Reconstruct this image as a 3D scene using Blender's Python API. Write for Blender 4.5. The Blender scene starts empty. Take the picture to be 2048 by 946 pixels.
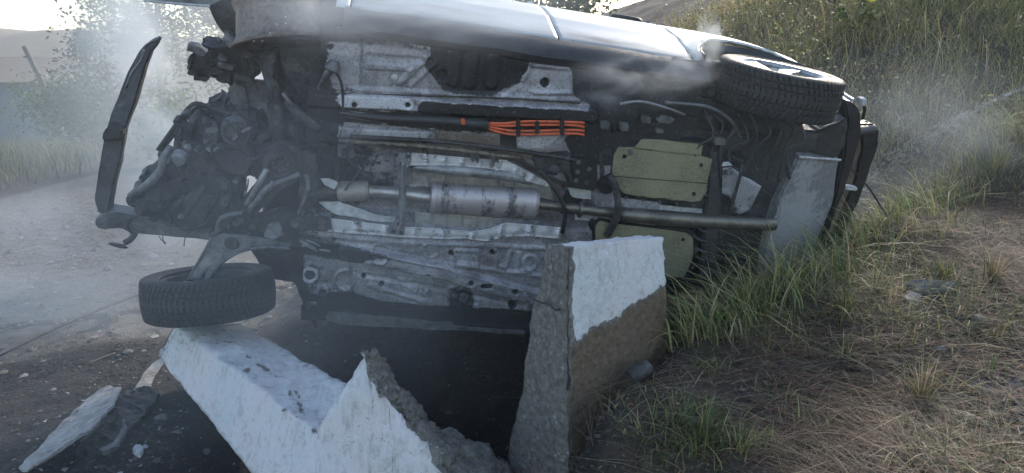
import bpy, bmesh, math, random
import numpy as np
from mathutils import Vector, Matrix, noise as mnoise, Euler

# ------------------------------------------------------------------ camera, world, sun, exposure
sc = bpy.context.scene
COL = sc.collection
random.seed(7)
RNG = np.random.default_rng(11)
F, PITCH, CZ = 1490.0, math.radians(13), 1.7        # focal length in photo pixels (2048 wide), downward tilt, eye height
cam = bpy.data.cameras.new('camera'); cam_o = bpy.data.objects.new('camera', cam); COL.objects.link(cam_o)
cam.sensor_fit = 'HORIZONTAL'; cam.sensor_width = 36; cam.lens = 36 * F / 2048
cam.clip_start = 0.05; cam.clip_end = 2000
cam_o.location = (0, 0, CZ); cam_o.rotation_euler = (math.pi / 2 - PITCH, 0, 0)
sc.camera = cam_o

SUN_EL, SUN_AZ = math.radians(22), math.radians(27)  # azimuth from +Y towards +X: low behind the hillside
w = bpy.data.worlds.new('World'); sc.world = w; w.use_nodes = True
nt = w.node_tree
sky = nt.nodes.new('ShaderNodeTexSky'); sky.sky_type = 'NISHITA'; sky.sun_disc = False
sky.sun_elevation = SUN_EL; sky.sun_rotation = SUN_AZ
sky.air_density = 1.0; sky.dust_density = 1.3; sky.ozone_density = .7
nt.links.new(sky.outputs[0], nt.nodes['Background'].inputs[0])
nt.nodes['Background'].inputs[1].default_value = 0.12
sun = bpy.data.lights.new('sun', 'SUN'); sun_o = bpy.data.objects.new('sun', sun); COL.objects.link(sun_o)
sun.energy = 1.7; sun.angle = math.radians(14); sun.color = (1.0, 0.9, 0.76)
sd = Vector((math.sin(SUN_AZ) * math.cos(SUN_EL), math.cos(SUN_AZ) * math.cos(SUN_EL), math.sin(SUN_EL)))
sun_o.rotation_euler = sd.to_track_quat('Z', 'Y').to_euler()
sc.view_settings.view_transform = 'Standard'; sc.view_settings.look = 'None'
sc.view_settings.exposure = 1.65; sc.view_settings.gamma = 1.0
sc.render.engine = 'CYCLES'
sc.cycles.use_denoising = True
sc.cycles.use_adaptive_sampling = True; sc.cycles.adaptive_threshold = 0.02
sc.cycles.max_bounces = 5; sc.cycles.diffuse_bounces = 3; sc.cycles.glossy_bounces = 2
sc.cycles.transparent_max_bounces = 8; sc.cycles.volume_bounces = 1
sc.cycles.volume_step_rate = 1.0; sc.cycles.volume_max_steps = 128

# ------------------------------------------------------------------ helpers: placing
def ray(px, py):
    a, b = (px - 1024) / F, (473 - py) / F
    return Vector((a, math.cos(PITCH) + b * math.sin(PITCH), -math.sin(PITCH) + b * math.cos(PITCH)))
EYE = Vector((0, 0, CZ))
def D(px, py, d):
    r = ray(px, py); return EYE + r * (d / r.y)
CAR_M = (Matrix.Translation((-1.2873, 3.5727, 1.2016)) @ Matrix.Rotation(math.radians(11.5), 4, 'Z')
         @ Matrix.Rotation(math.radians(8), 4, 'Y') @ Matrix.Rotation(math.radians(16), 4, 'X'))
CAR_I = CAR_M.inverted()
_o = CAR_I @ EYE; _r3 = CAR_I.to_3x3()
def U(px, py, wd=0.0):
    """car coordinates (x rearward, y into the car away from the floor, z towards its upper flank)"""
    r = _r3 @ ray(px, py); return _o + r * ((wd - _o.y) / r.y)
def smooth(a, b, t):
    t = np.clip((t - a) / (b - a), 0, 1); return t * t * (3 - 2 * t)

# ------------------------------------------------------------------ helpers: objects
def link(o, parent=None):
    COL.objects.link(o)
    if parent is not None: o.parent = parent
    return o
def tag(o, label=None, cat=None, group=None, kind=None):
    if label: o['label'] = label
    if cat: o['category'] = cat
    if group: o['group'] = group
    if kind: o['kind'] = kind
    return o
def thing(name, label, cat, loc=(0, 0, 0), group=None):
    o = bpy.data.objects.new(name, None); o.location = loc; o.empty_display_size = .1
    return tag(link(o), label, cat, group)
def meshobj(name, verts, faces, mat, parent=None, smooth_sh=False, col=None):
    me = bpy.data.meshes.new(name)
    verts = np.asarray(verts, dtype=np.float32).reshape(-1, 3)
    if isinstance(faces, np.ndarray):
        n, k = faces.shape
        me.vertices.add(len(verts)); me.vertices.foreach_set('co', verts.ravel())
        me.loops.add(n * k); me.loops.foreach_set('vertex_index', faces.astype(np.int32).ravel())
        me.polygons.add(n); me.polygons.foreach_set('loop_start', np.arange(0, n * k, k, dtype=np.int32))
        me.polygons.foreach_set('loop_total', np.full(n, k, dtype=np.int32))
        me.update(calc_edges=True)
    else:
        me.from_pydata([tuple(v) for v in verts], [], faces); me.update()
    if col is not None:
        at = me.color_attributes.new('Col', 'FLOAT_COLOR', 'POINT')
        at.data.foreach_set('color', np.asarray(col, dtype=np.float32).ravel())
    if smooth_sh: me.polygons.foreach_set('use_smooth', np.ones(len(me.polygons), dtype=bool))
    if mat: me.materials.append(mat)
    return link(bpy.data.objects.new(name, me), parent)
def bmobj(name, bm, mat, parent=None, smooth_sh=False):
    me = bpy.data.meshes.new(name); bmesh.ops.recalc_face_normals(bm, faces=bm.faces[:])
    bm.to_mesh(me); bm.free()
    if smooth_sh: me.polygons.foreach_set('use_smooth', np.ones(len(me.polygons), dtype=bool))
    me.materials.append(mat)
    return link(bpy.data.objects.new(name, me), parent)
def nvec(p, s, seed=0):
    q = Vector((p[0] * s + seed * 7.1, p[1] * s - seed * 3.3, p[2] * s + seed * 1.7))
    return mnoise.noise_vector(q)
def bm_tube(bm, pts, rad, seg=10, sm=4, cap=True):
    """swept tube through pts (Catmull-Rom), rad a number or one per point"""
    pts = [Vector(p) for p in pts]; n = len(pts)
    rads = rad if isinstance(rad, (list, tuple)) else [rad] * n
    P, R = [], []
    for i in range(n - 1):
        p0, p1, p2, p3 = pts[max(i - 1, 0)], pts[i], pts[i + 1], pts[min(i + 2, n - 1)]
        k = sm if n > 2 else 1
        for j in range(k):
            t = j / k
            P.append(0.5 * ((2 * p1) + (p2 - p0) * t + (2 * p0 - 5 * p1 + 4 * p2 - p3) * t * t + (3 * p1 - p0 - 3 * p2 + p3) * t ** 3))
            R.append(rads[i] * (1 - t) + rads[i + 1] * t)
    P.append(pts[-1]); R.append(rads[-1])
    rings = []; up = Vector((.13, .21, .97))
    for i, p in enumerate(P):
        d = (P[min(i + 1, len(P) - 1)] - P[max(i - 1, 0)]).normalized()
        a = d.cross(up)
        if a.length < 1e-3: a = d.cross(Vector((1, 0, 0)))
        a.normalize(); b = a.cross(d); up = b
        rings.append([bm.verts.new(p + (a * math.cos(2 * math.pi * k / seg) + b * math.sin(2 * math.pi * k / seg)) * R[i]) for k in range(seg)])
    for r0, r1 in zip(rings, rings[1:]):
        for k in range(seg): bm.faces.new((r0[k], r0[(k + 1) % seg], r1[(k + 1) % seg], r1[k]))
    if cap: bm.faces.new(rings[0][::-1]); bm.faces.new(rings[-1])
def tube(name, pts, rad, mat, parent, seg=10, sm=4):
    bm = bmesh.new(); bm_tube(bm, pts, rad, seg, sm); return bmobj(name, bm, mat, parent, True)
def bm_lathe(bm, prof, c, axis, seg=32, ref=None):
    """prof = [(radius, along)], about axis through c"""
    axis = Vector(axis).normalized(); ref = Vector(ref or (.31, .2, .93))
    a = axis.cross(ref).normalized(); b = axis.cross(a); rings = []
    for r, h in prof:
        rings.append([bm.verts.new(Vector(c) + axis * h + (a * math.cos(2 * math.pi * k / seg) + b * math.sin(2 * math.pi * k / seg)) * r) for k in range(seg)])
    for r0, r1 in zip(rings, rings[1:]):
        for k in range(seg): bm.faces.new((r0[k], r0[(k + 1) % seg], r1[(k + 1) % seg], r1[k]))
    return rings
def lathe(name, prof, c, axis, mat, parent, seg=32, caps=True):
    bm = bmesh.new(); r = bm_lathe(bm, prof, c, axis, seg)
    if caps: bm.faces.new(r[0]); bm.faces.new(r[-1])
    o = bmobj(name, bm, mat, parent, True); autosmooth(o); return o
def autosmooth(o, ang=40):
    me = o.data; bm = bmesh.new(); bm.from_mesh(me); c = math.radians(ang)
    for e in bm.edges:
        if len(e.link_faces) == 2 and e.calc_face_angle(0) > c: e.smooth = False
    bm.to_mesh(me); bm.free()
    me.polygons.foreach_set('use_smooth', np.ones(len(me.polygons), dtype=bool)); me.update()
def slab(name, front, back, mat, parent=None, bev=.006, rough=0, cuts=0, freq=9, seed=0):
    """closed prism between two outlines; bevelled, subdivided and roughened when asked"""
    bm = bmesh.new(); a = [bm.verts.new(p) for p in front]; b = [bm.verts.new(p) for p in back]; n = len(a)
    fs = [bm.faces.new(a), bm.faces.new(b[::-1])]
    for i in range(n): fs.append(bm.faces.new((a[i], b[i], b[(i + 1) % n], a[(i + 1) % n])))
    bmesh.ops.recalc_face_normals(bm, faces=bm.faces[:])
    if bev: bmesh.ops.bevel(bm, geom=bm.edges[:] , offset=bev, segments=2, affect='EDGES', clamp_overlap=True)
    if cuts:
        bmesh.ops.triangulate(bm, faces=bm.faces[:])
        for _ in range(cuts): 
            L = sorted(e.calc_length() for e in bm.edges); lim = L[int(len(L) * .35)]
            bmesh.ops.subdivide_edges(bm, edges=[e for e in bm.edges if e.calc_length() > lim], cuts=1, use_grid_fill=True)
            bmesh.ops.triangulate(bm, faces=[f for f in bm.faces if len(f.verts) > 3])
        for v in bm.verts: v.co += nvec(v.co, freq, seed) * rough + nvec(v.co, freq * 3.1, seed + 3) * rough * .4
    o = bmobj(name, bm, mat, parent, True); autosmooth(o, 35); return o
def plate(name, px, wd, th, mat, parent, **k):
    """outline in photo pixels laid on the car's floor plane at depth wd (one depth or one per corner), th metres thick"""
    ws = wd if isinstance(wd, (list, tuple)) else [wd] * len(px)
    f = [U(x, y, q) for (x, y), q in zip(px, ws)]
    return slab(name, f, [p + Vector((0, th, 0)) for p in f], mat, parent, **k)
def bolt(px, py, wd, r, mat, parent, name='bolt', h=.008):
    c = U(px, py, wd); return lathe(name, [(r * 1.5, 0), (r * 1.5, -h * .3), (r, -h * .3), (r, -h)], c, (0, 1, 0), mat, parent, 8)

# ------------------------------------------------------------------ helpers: materials
class NT:
    def __init__(s, name):
        s.m = bpy.data.materials.new(name); s.m.use_nodes = True; s.t = s.m.node_tree; s.n = s.t.nodes
        s.b = s.n['Principled BSDF']; s.out = s.n['Material Output']
    def add(s, typ, ins=None, **k):
        n = s.n.new(typ)
        for a, b in k.items(): setattr(n, a, b)
        for a, b in (ins or {}).items():
            if isinstance(b, bpy.types.NodeSocket): s.t.links.new(b, n.inputs[a])
            else: n.inputs[a].default_value = b
        return n
    def co(s, kind='Object'): return s.add('ShaderNodeTexCoord').outputs[kind]
    def noise(s, scale, detail=6, rough=.6, vec=None, dist=0):
        return s.add('ShaderNodeTexNoise', {'Scale': scale, 'Detail': detail, 'Roughness': rough, 'Distortion': dist, 'Vector': vec or s.co()}).outputs[0]
    def vor(s, scale, vec=None, feature='F1', out=0):
        return s.add('ShaderNodeTexVoronoi', {'Scale': scale, 'Vector': vec or s.co()}, feature=feature).outputs[out]
    def ramp(s, fac, stops):
        n = s.add('ShaderNodeValToRGB', {'Fac': fac}); e = n.color_ramp.elements
        while len(e) < len(stops): e.new(.5)
        for q, (p, c) in zip(e, stops):
            q.position = p; q.color = (*c, 1) if isinstance(c, tuple) else (c, c, c, 1)
        return n.outputs[0]
    def mix(s, f, a, b, mode='MIX'):
        n = s.add('ShaderNodeMix', data_type='RGBA', blend_type=mode)
        for i, v in ((0, f), (6, a), (7, b)):
            if isinstance(v, bpy.types.NodeSocket): s.t.links.new(v, n.inputs[i])
            elif i == 0: n.inputs[0].default_value = v
            else: n.inputs[i].default_value = (*v, 1)
        return n.outputs[2]
    def math(s, op, a, b=0.0, c=0.0):
        n = s.add('ShaderNodeMath', operation=op)
        for i, v in enumerate((a, b, c)):
            if isinstance(v, bpy.types.NodeSocket): s.t.links.new(v, n.inputs[i])
            else: n.inputs[i].default_value = v
        return n.outputs[0]
    def set(s, **k):
        for a, b in k.items():
            i = s.b.inputs[a.replace('_', ' ')]
            if isinstance(b, bpy.types.NodeSocket): s.t.links.new(b, i)
            else: i.default_value = (*b, 1) if isinstance(b, tuple) and len(b) == 3 else b
        return s
    def bump(s, h, strength=.5, dist=.01):
        s.t.links.new(s.add('ShaderNodeBump', {'Height': h, 'Strength': strength, 'Distance': dist}).outputs[0], s.b.inputs['Normal'])
        return s
    def attr(s, name='Col'):
        return s.add('ShaderNodeAttribute', attribute_name=name).outputs['Color']
M = {}
def sooty(name, clean, soot=(.022, .022, .024), lo=.42, hi=.62, scale=5, metal=0.0, rough=.55, ash=None, fine=40, bump=.3, stretch=None):
    n = NT(name); big = n.noise(scale, 7, .65, n.add('ShaderNodeMapping', {'Vector': n.co(), 'Scale': stretch, 'Rotation': (0, .35, 0)}).outputs[0] if stretch else None); fi = n.noise(fine, 5, .7)
    f = n.math('ADD', n.math('MULTIPLY', big, .75), n.math('MULTIPLY', fi, .25))
    c = n.mix(n.ramp(f, [(lo, 0.0), (hi, 1.0)]), soot, clean)
    if ash: c = n.mix(n.ramp(n.noise(scale * 2.3, 8, .75), [(.55, 0.0), (.72, 1.0)]), c, ash)
    c = n.mix(n.ramp(fi, [(.3, .0), (.75, .6)]), c, tuple(min(1, q * 1.25 + .01) for q in clean))
    n.set(Base_Color=c, Metallic=metal, Roughness=n.ramp(fi, [(.3, rough - .12), (.7, min(1, rough + .2))]))
    n.bump(n.math('ADD', fi, n.math('MULTIPLY', n.noise(180, 3), .4)), bump, .004); M[name] = n.m; return n
sooty('charred_metal', (.075, .075, .078), (.012, .012, .013), .4, .68, 8, .3, .58, (.2, .19, .18), 46, .5)
sooty('burnt_alloy', (.2, .2, .205), (.03, .03, .032), .38, .66, 9, .4, .5, (.34, .33, .33))
sooty('grey_steel', (.3, .3, .315), (.05, .05, .05), .36, .6, 8, .5, .45, (.42, .42, .43))
sooty('ash_rim', (.25, .19, .155), (.035, .032, .03), .44, .62, 6, .2, .6, (.45, .36, .3))
sooty('black_plastic', (.028, .028, .03), (.012, .012, .012), .4, .6, 8, 0, .45, None)
sooty('scorched_paint', (.5, .51, .52), (.035, .035, .037), .44, .5, 3.2, 0, .4, None, 30, .15)
n = NT('white_paint'); sx_ = n.add('ShaderNodeSeparateXYZ', {'Vector': n.co()}); lf = n.noise(2.2, 6, .6, n.add('ShaderNodeMapping', {'Vector': n.co(), 'Scale': (.5, 2, 1)}).outputs[0])
g_ = n.math('ADD', n.math('MULTIPLY', sx_.outputs[1], -1.6), n.math('MULTIPLY', lf, 1.6)); c = n.mix(n.ramp(g_, [(.3, 0.0), (.8, 1.0)]), (.56, .565, .565), (.15, .155, .16))
c = n.mix(n.ramp(n.noise(55, 2), [(.24, 1.0), (.29, 0.0)]), c, (.06, .055, .05)); n.set(Base_Color=c, Roughness=n.ramp(lf, [(.3, .5), (.7, .7)])); M['white_paint'] = n.m
sooty('khaki_pad', (.265, .25, .155), (.12, .108, .075), .36, .64, 4, 0, .85, (.2, .19, .13), 70, .6)
sooty('stainless', (.42, .40, .39), (.1, .09, .085), .35, .5, 7, .75, .38, (.3, .24, .2))
sooty('tail_pipe_steel', (.2, .18, .15), (.06, .055, .05), .35, .6, 9, .7, .4, None)
sooty('orange_cable', (.6, .115, .045), (.2, .05, .025), .34, .52, 14, 0, .5, None)
sooty('liner_steel', (.42, .405, .38), (.2, .19, .185), .34, .52, 5, .4, .4, (.5, .48, .5))
sooty('bumper_paint', (.27, .27, .285), (.13, .13, .138), .46, .5, 1.9, 0, .4, None, 30, .1)
sooty('old_brass_bright', (.30, .26, .22), (.12, .11, .1), .3, .5, 20, .4, .5, None)
sooty('old_brass', (.2, .17, .12), (.04, .04, .04), .4, .6, 20, .4, .5, None)
n = NT('embossed_foil'); v = n.co(); wv = n.add('ShaderNodeTexWave', {'Scale': 55.0, 'Vector': v}, wave_type='BANDS', bands_direction='DIAGONAL').outputs[0]
n.set(Base_Color=n.mix(n.ramp(n.noise(13, 7, .75), [(.36, 0.0), (.46, 1.0)]), (.16, .16, .165), (.78, .77, .8)), Metallic=.55, Roughness=.38)
n.bump(n.math('ADD', wv, n.math('MULTIPLY', n.noise(12), 2.0)), .6, .006); M['embossed_foil'] = n.m
n = NT('tyre_rubber'); f = n.noise(14, 6, .7)
n.set(Base_Color=n.ramp(f, [(.3, .012), (.6, .024), (.8, .05)]), Roughness=n.ramp(f, [(.3, .6), (.7, .9)])); n.bump(n.noise(160), .2, .002); M['tyre_rubber'] = n.m
n = NT('alloy_rim'); f = n.noise(9, 6, .7)
n.set(Base_Color=n.ramp(f, [(.35, (.12, .12, .12)), (.5, (.36, .35, .34)), (.7, (.5, .48, .45))]), Metallic=.6, Roughness=.3); M['alloy_rim'] = n.m
# floor pan: the attribute carries the burnt coating with painted hole darkness (R), rust (G) and bright bare metal (B)
n = NT('floor_pan'); sp = n.add('ShaderNodeSeparateColor', {'Color': n.attr()}); big = n.noise(6, 8, .7); fi = n.noise(38, 6, .7)
streak = n.noise(5, 6, .7, n.add('ShaderNodeMapping', {'Vector': n.co(), 'Scale': (1, 1, 6)}).outputs[0])
c = n.ramp(n.math('ADD', n.math('MULTIPLY', big, .6), n.math('MULTIPLY', fi, .4)), [(.34, (.1, .1, .11)), (.48, (.29, .28, .305)), (.6, (.47, .455, .49))])
c = n.mix(n.math('MULTIPLY', n.ramp(streak, [(.5, 0.0), (.65, 1.0)]), .45), c, (.14, .14, .15))
c = n.mix(sp.outputs[2], c, (.66, .66, .71))
c = n.mix(n.math('MULTIPLY', sp.outputs[1], n.ramp(fi, [(.3, .3), (.6, 1.0)])), c, (.16, .105, .065))
sm = n.math('ADD', sp.outputs[0], n.math('MULTIPLY', n.math('SUBTRACT', n.math('ADD', n.math('MULTIPLY', big, .5), n.math('MULTIPLY', fi, .5)), .42), 2.1))
c = n.mix(n.math('MULTIPLY', n.ramp(n.noise(3.3, 7, .7), [(.52, 0.0), (.66, 1.0)]), .55), c, (.13, .1, .075))
c = n.mix(n.ramp(sm, [(.42, 0.0), (.58, 1.0)]), c, (.03, .03, .033))
gr = n.noise(85, 5, .75); c = n.mix(n.ramp(gr, [(.36, .7), (.47, 0.0)]), c, (.05, .05, .055)); c = n.mix(n.ramp(gr, [(.58, 0.0), (.68, .4)]), c, (.5, .5, .52))
n.set(Base_Color=c, Metallic=.25, Roughness=n.ramp(fi, [(.3, .38), (.7, .68)])); n.bump(n.math('ADD', fi, n.math('MULTIPLY', gr, .8)), .45, .006); M['floor_pan'] = n.m
# concrete: whitewash with chips, grime and a bare lower part (attribute R = bare, G = soil stain, B = soot)
n = NT('whitewashed_concrete'); sp = n.add('ShaderNodeSeparateColor', {'Color': n.attr()})
big = n.noise(5, 8, .7); fi = n.noise(32, 8, .75); spk = n.noise(75, 4, .7)
conc = n.ramp(fi, [(.3, (.085, .078, .068)), (.5, (.19, .175, .155)), (.72, (.33, .31, .28))])
conc = n.mix(n.ramp(n.vor(28), [(.12, .75), (.3, 0.0)]), conc, n.mix(n.ramp(n.noise(16), [(.35, 0.0), (.65, 1.0)]), (.1, .08, .065), (.5, .46, .41)))
conc = n.mix(n.ramp(spk, [(.28, 1.0), (.4, 0.0)]), conc, (.05, .046, .04))
white = n.mix(n.ramp(n.noise(2.6, 4), [(.35, 0.0), (.65, 1.0)]), (.62, .65, .66), (.72, .66, .665))
white = n.mix(n.ramp(n.math('ADD', n.math('MULTIPLY', fi, .6), n.math('MULTIPLY', big, .4)), [(.36, .65), (.48, 0.0)]), white, (.36, .33, .29))
white = n.mix(n.ramp(n.noise(24, 5, .7, n.add('ShaderNodeMapping', {'Vector': n.co(), 'Scale': (1, 1, .3)}).outputs[0]), [(.36, .55), (.46, 0.0)]), white, (.42, .4, .38))
white = n.mix(n.ramp(spk, [(.29, 1.0), (.37, 0.0)]), white, (.09, .08, .07))
bare = n.ramp(n.math('ADD', sp.outputs[0], n.math('MULTIPLY', n.math('SUBTRACT', fi, .5), .7)), [(.44, 0.0), (.5, 1.0)])
c = n.mix(bare, white, conc)
c = n.mix(n.ramp(n.math('ADD', sp.outputs[1], n.math('MULTIPLY', n.math('SUBTRACT', big, .5), .8)), [(.3, 0.0), (.62, 1.0)]), c, n.ramp(fi, [(.3, (.085, .06, .042)), (.7, (.21, .155, .105))]))
c = n.mix(n.ramp(n.math('ADD', sp.outputs[2], n.math('MULTIPLY', n.math('SUBTRACT', n.math('ADD', n.math('MULTIPLY', big, .5), n.math('MULTIPLY', fi, .5)), .5), 2.2)), [(.4, 0.0), (.75, 1.0)]), c, (.035, .034, .034))
n.set(Base_Color=c, Roughness=.85)
n.bump(n.math('ADD', n.math('MULTIPLY', fi, 1.2), n.math('ADD', n.math('MULTIPLY', spk, n.math('ADD', .35, bare)), n.math('MULTIPLY', n.vor(28), n.math('MULTIPLY', bare, -1.5)))), .75, .012); M['whitewashed_concrete'] = n.m
# ground: attribute R = charred, with the dark below the car painted in, G = soil, B = asphalt
n = NT('ground'); sp = n.add('ShaderNodeSeparateColor', {'Color': n.attr()})
big = n.noise(1.3, 8, .65); mid = n.noise(9, 7, .7); fi = n.noise(45, 6, .75); vr = n.vor(34); vc = n.vor(34, None, 'F1', 1)
grav = n.ramp(mid, [(.34, (.085, .072, .058)), (.5, (.17, .15, .122)), (.66, (.28, .255, .215))])
grav = n.mix(n.ramp(n.noise(2.2, 6), [(.42, 0.0), (.6, .8)]), grav, (.17, .15, .125))
grav = n.mix(n.ramp(vr, [(.18, .8), (.34, 0.0)]), grav, n.mix(.6, (.3, .29, .27), vc, 'MULTIPLY'))
soil = n.ramp(n.math('ADD', n.math('MULTIPLY', mid, .5), n.math('MULTIPLY', fi, .5)), [(.34, (.022, .016, .013)), (.52, (.07, .05, .038)), (.68, (.16, .118, .09))])
asp = n.ramp(fi, [(.3, (.04, .042, .046)), (.55, (.1, .105, .115)), (.75, (.2, .2, .21))])
char = n.mix(n.ramp(mid, [(.42, 0.0), (.62, 1.0)]), n.ramp(fi, [(.35, (.005, .005, .006)), (.6, (.018, .017, .017)), (.8, (.07, .066, .062))]), n.ramp(fi, [(.35, (.012, .01, .009)), (.6, (.045, .036, .03)), (.8, (.11, .092, .078))]))
jit = n.math('MULTIPLY', n.math('SUBTRACT', mid, .5), 1.1)
c = n.mix(n.ramp(n.math('ADD', sp.outputs[1], jit), [(.38, 0.0), (.62, 1.0)]), grav, soil)
c = n.mix(n.ramp(n.math('ADD', sp.outputs[2], jit), [(.4, 0.0), (.6, 1.0)]), c, asp)
c = n.mix(n.ramp(n.math('ADD', sp.outputs[0], n.math('MULTIPLY', jit, .6)), [(.3, 0.0), (.62, 1.0)]), c, char)
n.set(Base_Color=c, Roughness=.92); n.bump(n.math('ADD', n.math('ADD', mid, n.math('MULTIPLY', fi, .8)), n.math('MULTIPLY', n.ramp(vr, [(.0, 1.0), (.35, 0.0)]), .6)), .9, .03); M['ground'] = n.m
def leafmat(name, rough=.6, trans=.35):
    n = NT(name); c = n.attr(); n.set(Base_Color=c, Roughness=rough)
    tr = n.add('ShaderNodeBsdfTranslucent', {'Color': c}); mx = n.add('ShaderNodeMixShader', {'Fac': trans, 1: n.b.outputs[0], 2: tr.outputs[0]})
    n.t.links.new(mx.outputs[0], n.out.inputs[0]); M[name] = n.m
leafmat('grass'); leafmat('dry_litter', .8, .15); leafmat('leaves', .5, .4)
def plain(name, c1, c2, scale, rough=.8, bump=.4, metal=0, bd=.02):
    n = NT(name); f = n.noise(scale, 7, .7); n.set(Base_Color=n.ramp(f, [(.32, c1), (.68, c2)]), Roughness=rough, Metallic=metal); n.bump(f, bump, bd); M[name] = n.m
plain('bark', (.05, .04, .03), (.14, .12, .1), 20)
plain('dry_hill', (.14, .095, .06), (.2, .145, .09), .15)
plain('shed_wall', (.12, .14, .17), (.19, .21, .24), 1.5); plain('shed_roof', (.13, .095, .07), (.19, .145, .11), 2)
plain('weathered_wood', (.09, .08, .07), (.2, .18, .16), 12)
plain('stone', (.09, .085, .08), (.22, .21, .195), 25)
plain('ash_white', (.3, .3, .3), (.62, .62, .63), 30)
plain('water_drops', (.34, .34, .33), (.45, .45, .44), 10, .2)
plain('glass_black', (.01, .01, .012), (.03, .03, .03), 6, .15, .05)

# ------------------------------------------------------------------ terrain: one height field, split by region
def seg_dist(X, Y, poly, closed):
    n = len(poly); best = np.full(X.shape, 1e9)
    for i in range(n if closed else n - 1):
        (ax, ay), (bx, by) = poly[i], poly[(i + 1) % n]; dx, dy = bx - ax, by - ay
        t = np.clip(((X - ax) * dx + (Y - ay) * dy) / (dx * dx + dy * dy), 0, 1)
        best = np.minimum(best, np.hypot(X - ax - t * dx, Y - ay - t * dy))
    return best
def inside(X, Y, poly):
    r = np.zeros(X.shape, dtype=bool); n = len(poly)
    for i in range(n):
        (ax, ay), (bx, by) = poly[i], poly[(i + 1) % n]
        if ay == by: continue
        r ^= ((ay > Y) != (by > Y)) & (X < (bx - ax) * (Y - ay) / (by - ay) + ax)
    return r
def sdist(X, Y, poly):
    d = seg_dist(X, Y, poly, True); return np.where(inside(X, Y, poly), d, -d)
_WV = [(RNG.uniform(.6, 1.4), RNG.uniform(0, 6.28), RNG.uniform(0, 6.28)) for _ in range(40)]
def wob(X, Y, f, k0=0):
    s = 0
    for a, th, ph in _WV[k0:k0 + 9]: s = s + np.sin((X * math.cos(th) + Y * math.sin(th)) * f * a * 1.7 + ph)
    return s / 6.0
HILL = [(30, 3.5), (9, 5.0), (5, 5.3), (3, 5.65), (1.8, 6.2), (.6, 7.4), (-.8, 11), (-2.2, 20), (-5, 60), (-20, 200), (300, 220), (300, 5)]
BANK = [(.02, -3), (.06, 1.5), (.27, 2.45), (.37, 2.73), (.56, 2.96), (.75, 3.2), (.95, 3.42), (1.5, 3.88), (2.5, 4.9), (4.4, 6.75), (9, 9.2), (40, 15), (40, -3)]
BANK_C = np.array([(.32, 2.3, .16), (.34, 2.66, .42), (.5, 2.8, .45), (.95, 2.4, .32), (1.6, 2.3, .4), (.85, 3.3, .53), (1.5, 3.8, .62), (2.5, 4.8, .73), (4.4, 6.5, 1.14),
                   (3.2, 3.5, .66), (2.5, 2.5, .5), (6, 5, 1.2), (.3, 1, .12), (1.5, .5, .2), (4, 1, .5), (12, 8, 1.5), (.6, 2.2, .22)])
DITCH = [(-1.0, 3.0), (-.6, 2.95), (-.1, 3.2), (.6, 3.75), (1.6, 4.75), (2.8, 5.45), (5, 6.4), (9, 7.6)]
ROAD = [(-6.9, 4), (-6.7, 9.4), (-6.5, 13.5), (-5.4, 18), (-4.2, 26), (-4, 40), (-1.8, 40), (-2.2, 26), (-2.6, 18), (-1.6, 11), (-1.3, 6.5), (-1.2, 3.9), (-1.9, 3.1), (-2.6, 2.2), (-3.2, .5), (-7.2, .5)]
CHAR = [(-4.4, 1.4), (-3.5, 3.2), (-2.7, 4.2), (-1.9, 4.5), (-1.0, 4.8), (-.4, 6.2), (2.2, 6.3), (3.4, 5.7), (3.4, 4.7), (2.2, 3.8), (1.0, 2.9), (.3, 2.3), (-.1, 1.4)]  # burnt soil, widened below the car to paint the lit ditch dark
def H(X, Y):
    X = np.asarray(X, float); Y = np.asarray(Y, float)
    far = np.maximum(0, Y - 14) ; left = np.maximum(0, -6.8 - X)
    z = -.055 * np.minimum(far, 40) * smooth(-3, -9, X) - .05 * np.minimum(left, 12)
    z = z + .018 * wob(X, Y, 1.5) + .012 * wob(X, Y, 6, 9)
    z = z + .62 * np.exp(-((X - .35) / 1.75) ** 4 - ((Y - 5.35) / .5) ** 2)           # earth added under the car's roof side, raised to shut out low sun
    z = z + .06 * np.exp(-((X + 1.75) / .5) ** 2 - ((Y - 2.9) / .5) ** 2)
    dd = seg_dist(X, Y, DITCH, False)
    z = z - 1.0 * np.exp(-((X + .25) / .85) ** 2 - ((Y - 3.8) / .8) ** 2) * smooth(2.3, 2.8, Y)
    z = z - 1.1 * smooth(.8, .15, dd) * smooth(-1.6, -.85, X)
    s = sdist(X, Y, HILL); hm = smooth(-.2, .5, s)
    hh = .5 * np.minimum(np.maximum(s, 0), 9) + .2 * np.maximum(0, np.minimum(s, 40) - 9)
    z = z * (1 - hm) + (hh + (.09 * wob(X, Y, 1.6, 18) + .04 * wob(X, Y, 5, 27)) * smooth(0, 1, s)) * hm
    bs = sdist(X, Y, BANK) + .035 * wob(X, Y, 7, 5)
    W = 1 / ((X[..., None] - BANK_C[:, 0]) ** 2 + (Y[..., None] - BANK_C[:, 1]) ** 2 + .02) ** 1.6
    bz = (W * BANK_C[:, 2]).sum(-1) / W.sum(-1) + .02 * wob(X, Y, 4, 12) + .008 * wob(X, Y, 15, 20)
    bm_ = smooth(-.2, .05, bs)
    return z * (1 - bm_) + bz * bm_
def axis_(lo, a, b, hi, st, g):
    m = list(np.arange(a, b, st)); s = st; r = []; v = b
    while v < hi: r.append(v); s *= g; v += s
    r.append(hi); l = []; v, s = a - st, st
    while v > lo: l.append(v); s *= g; v -= s
    l.append(lo); return np.array(l[::-1] + m + r)
gx = axis_(-420, -3.2, 4.4, 420, .03, 1.045); gy = axis_(-40, 1.9, 7.2, 620, .03, 1.045)
GX, GY = np.meshgrid(gx, gy); GZ = np.concatenate([H(GX[i:i + 40], GY[i:i + 40]) for i in range(0, len(gy), 40)])
fine_ = (np.abs(GX) < 6) & (GY < 9)
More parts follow.
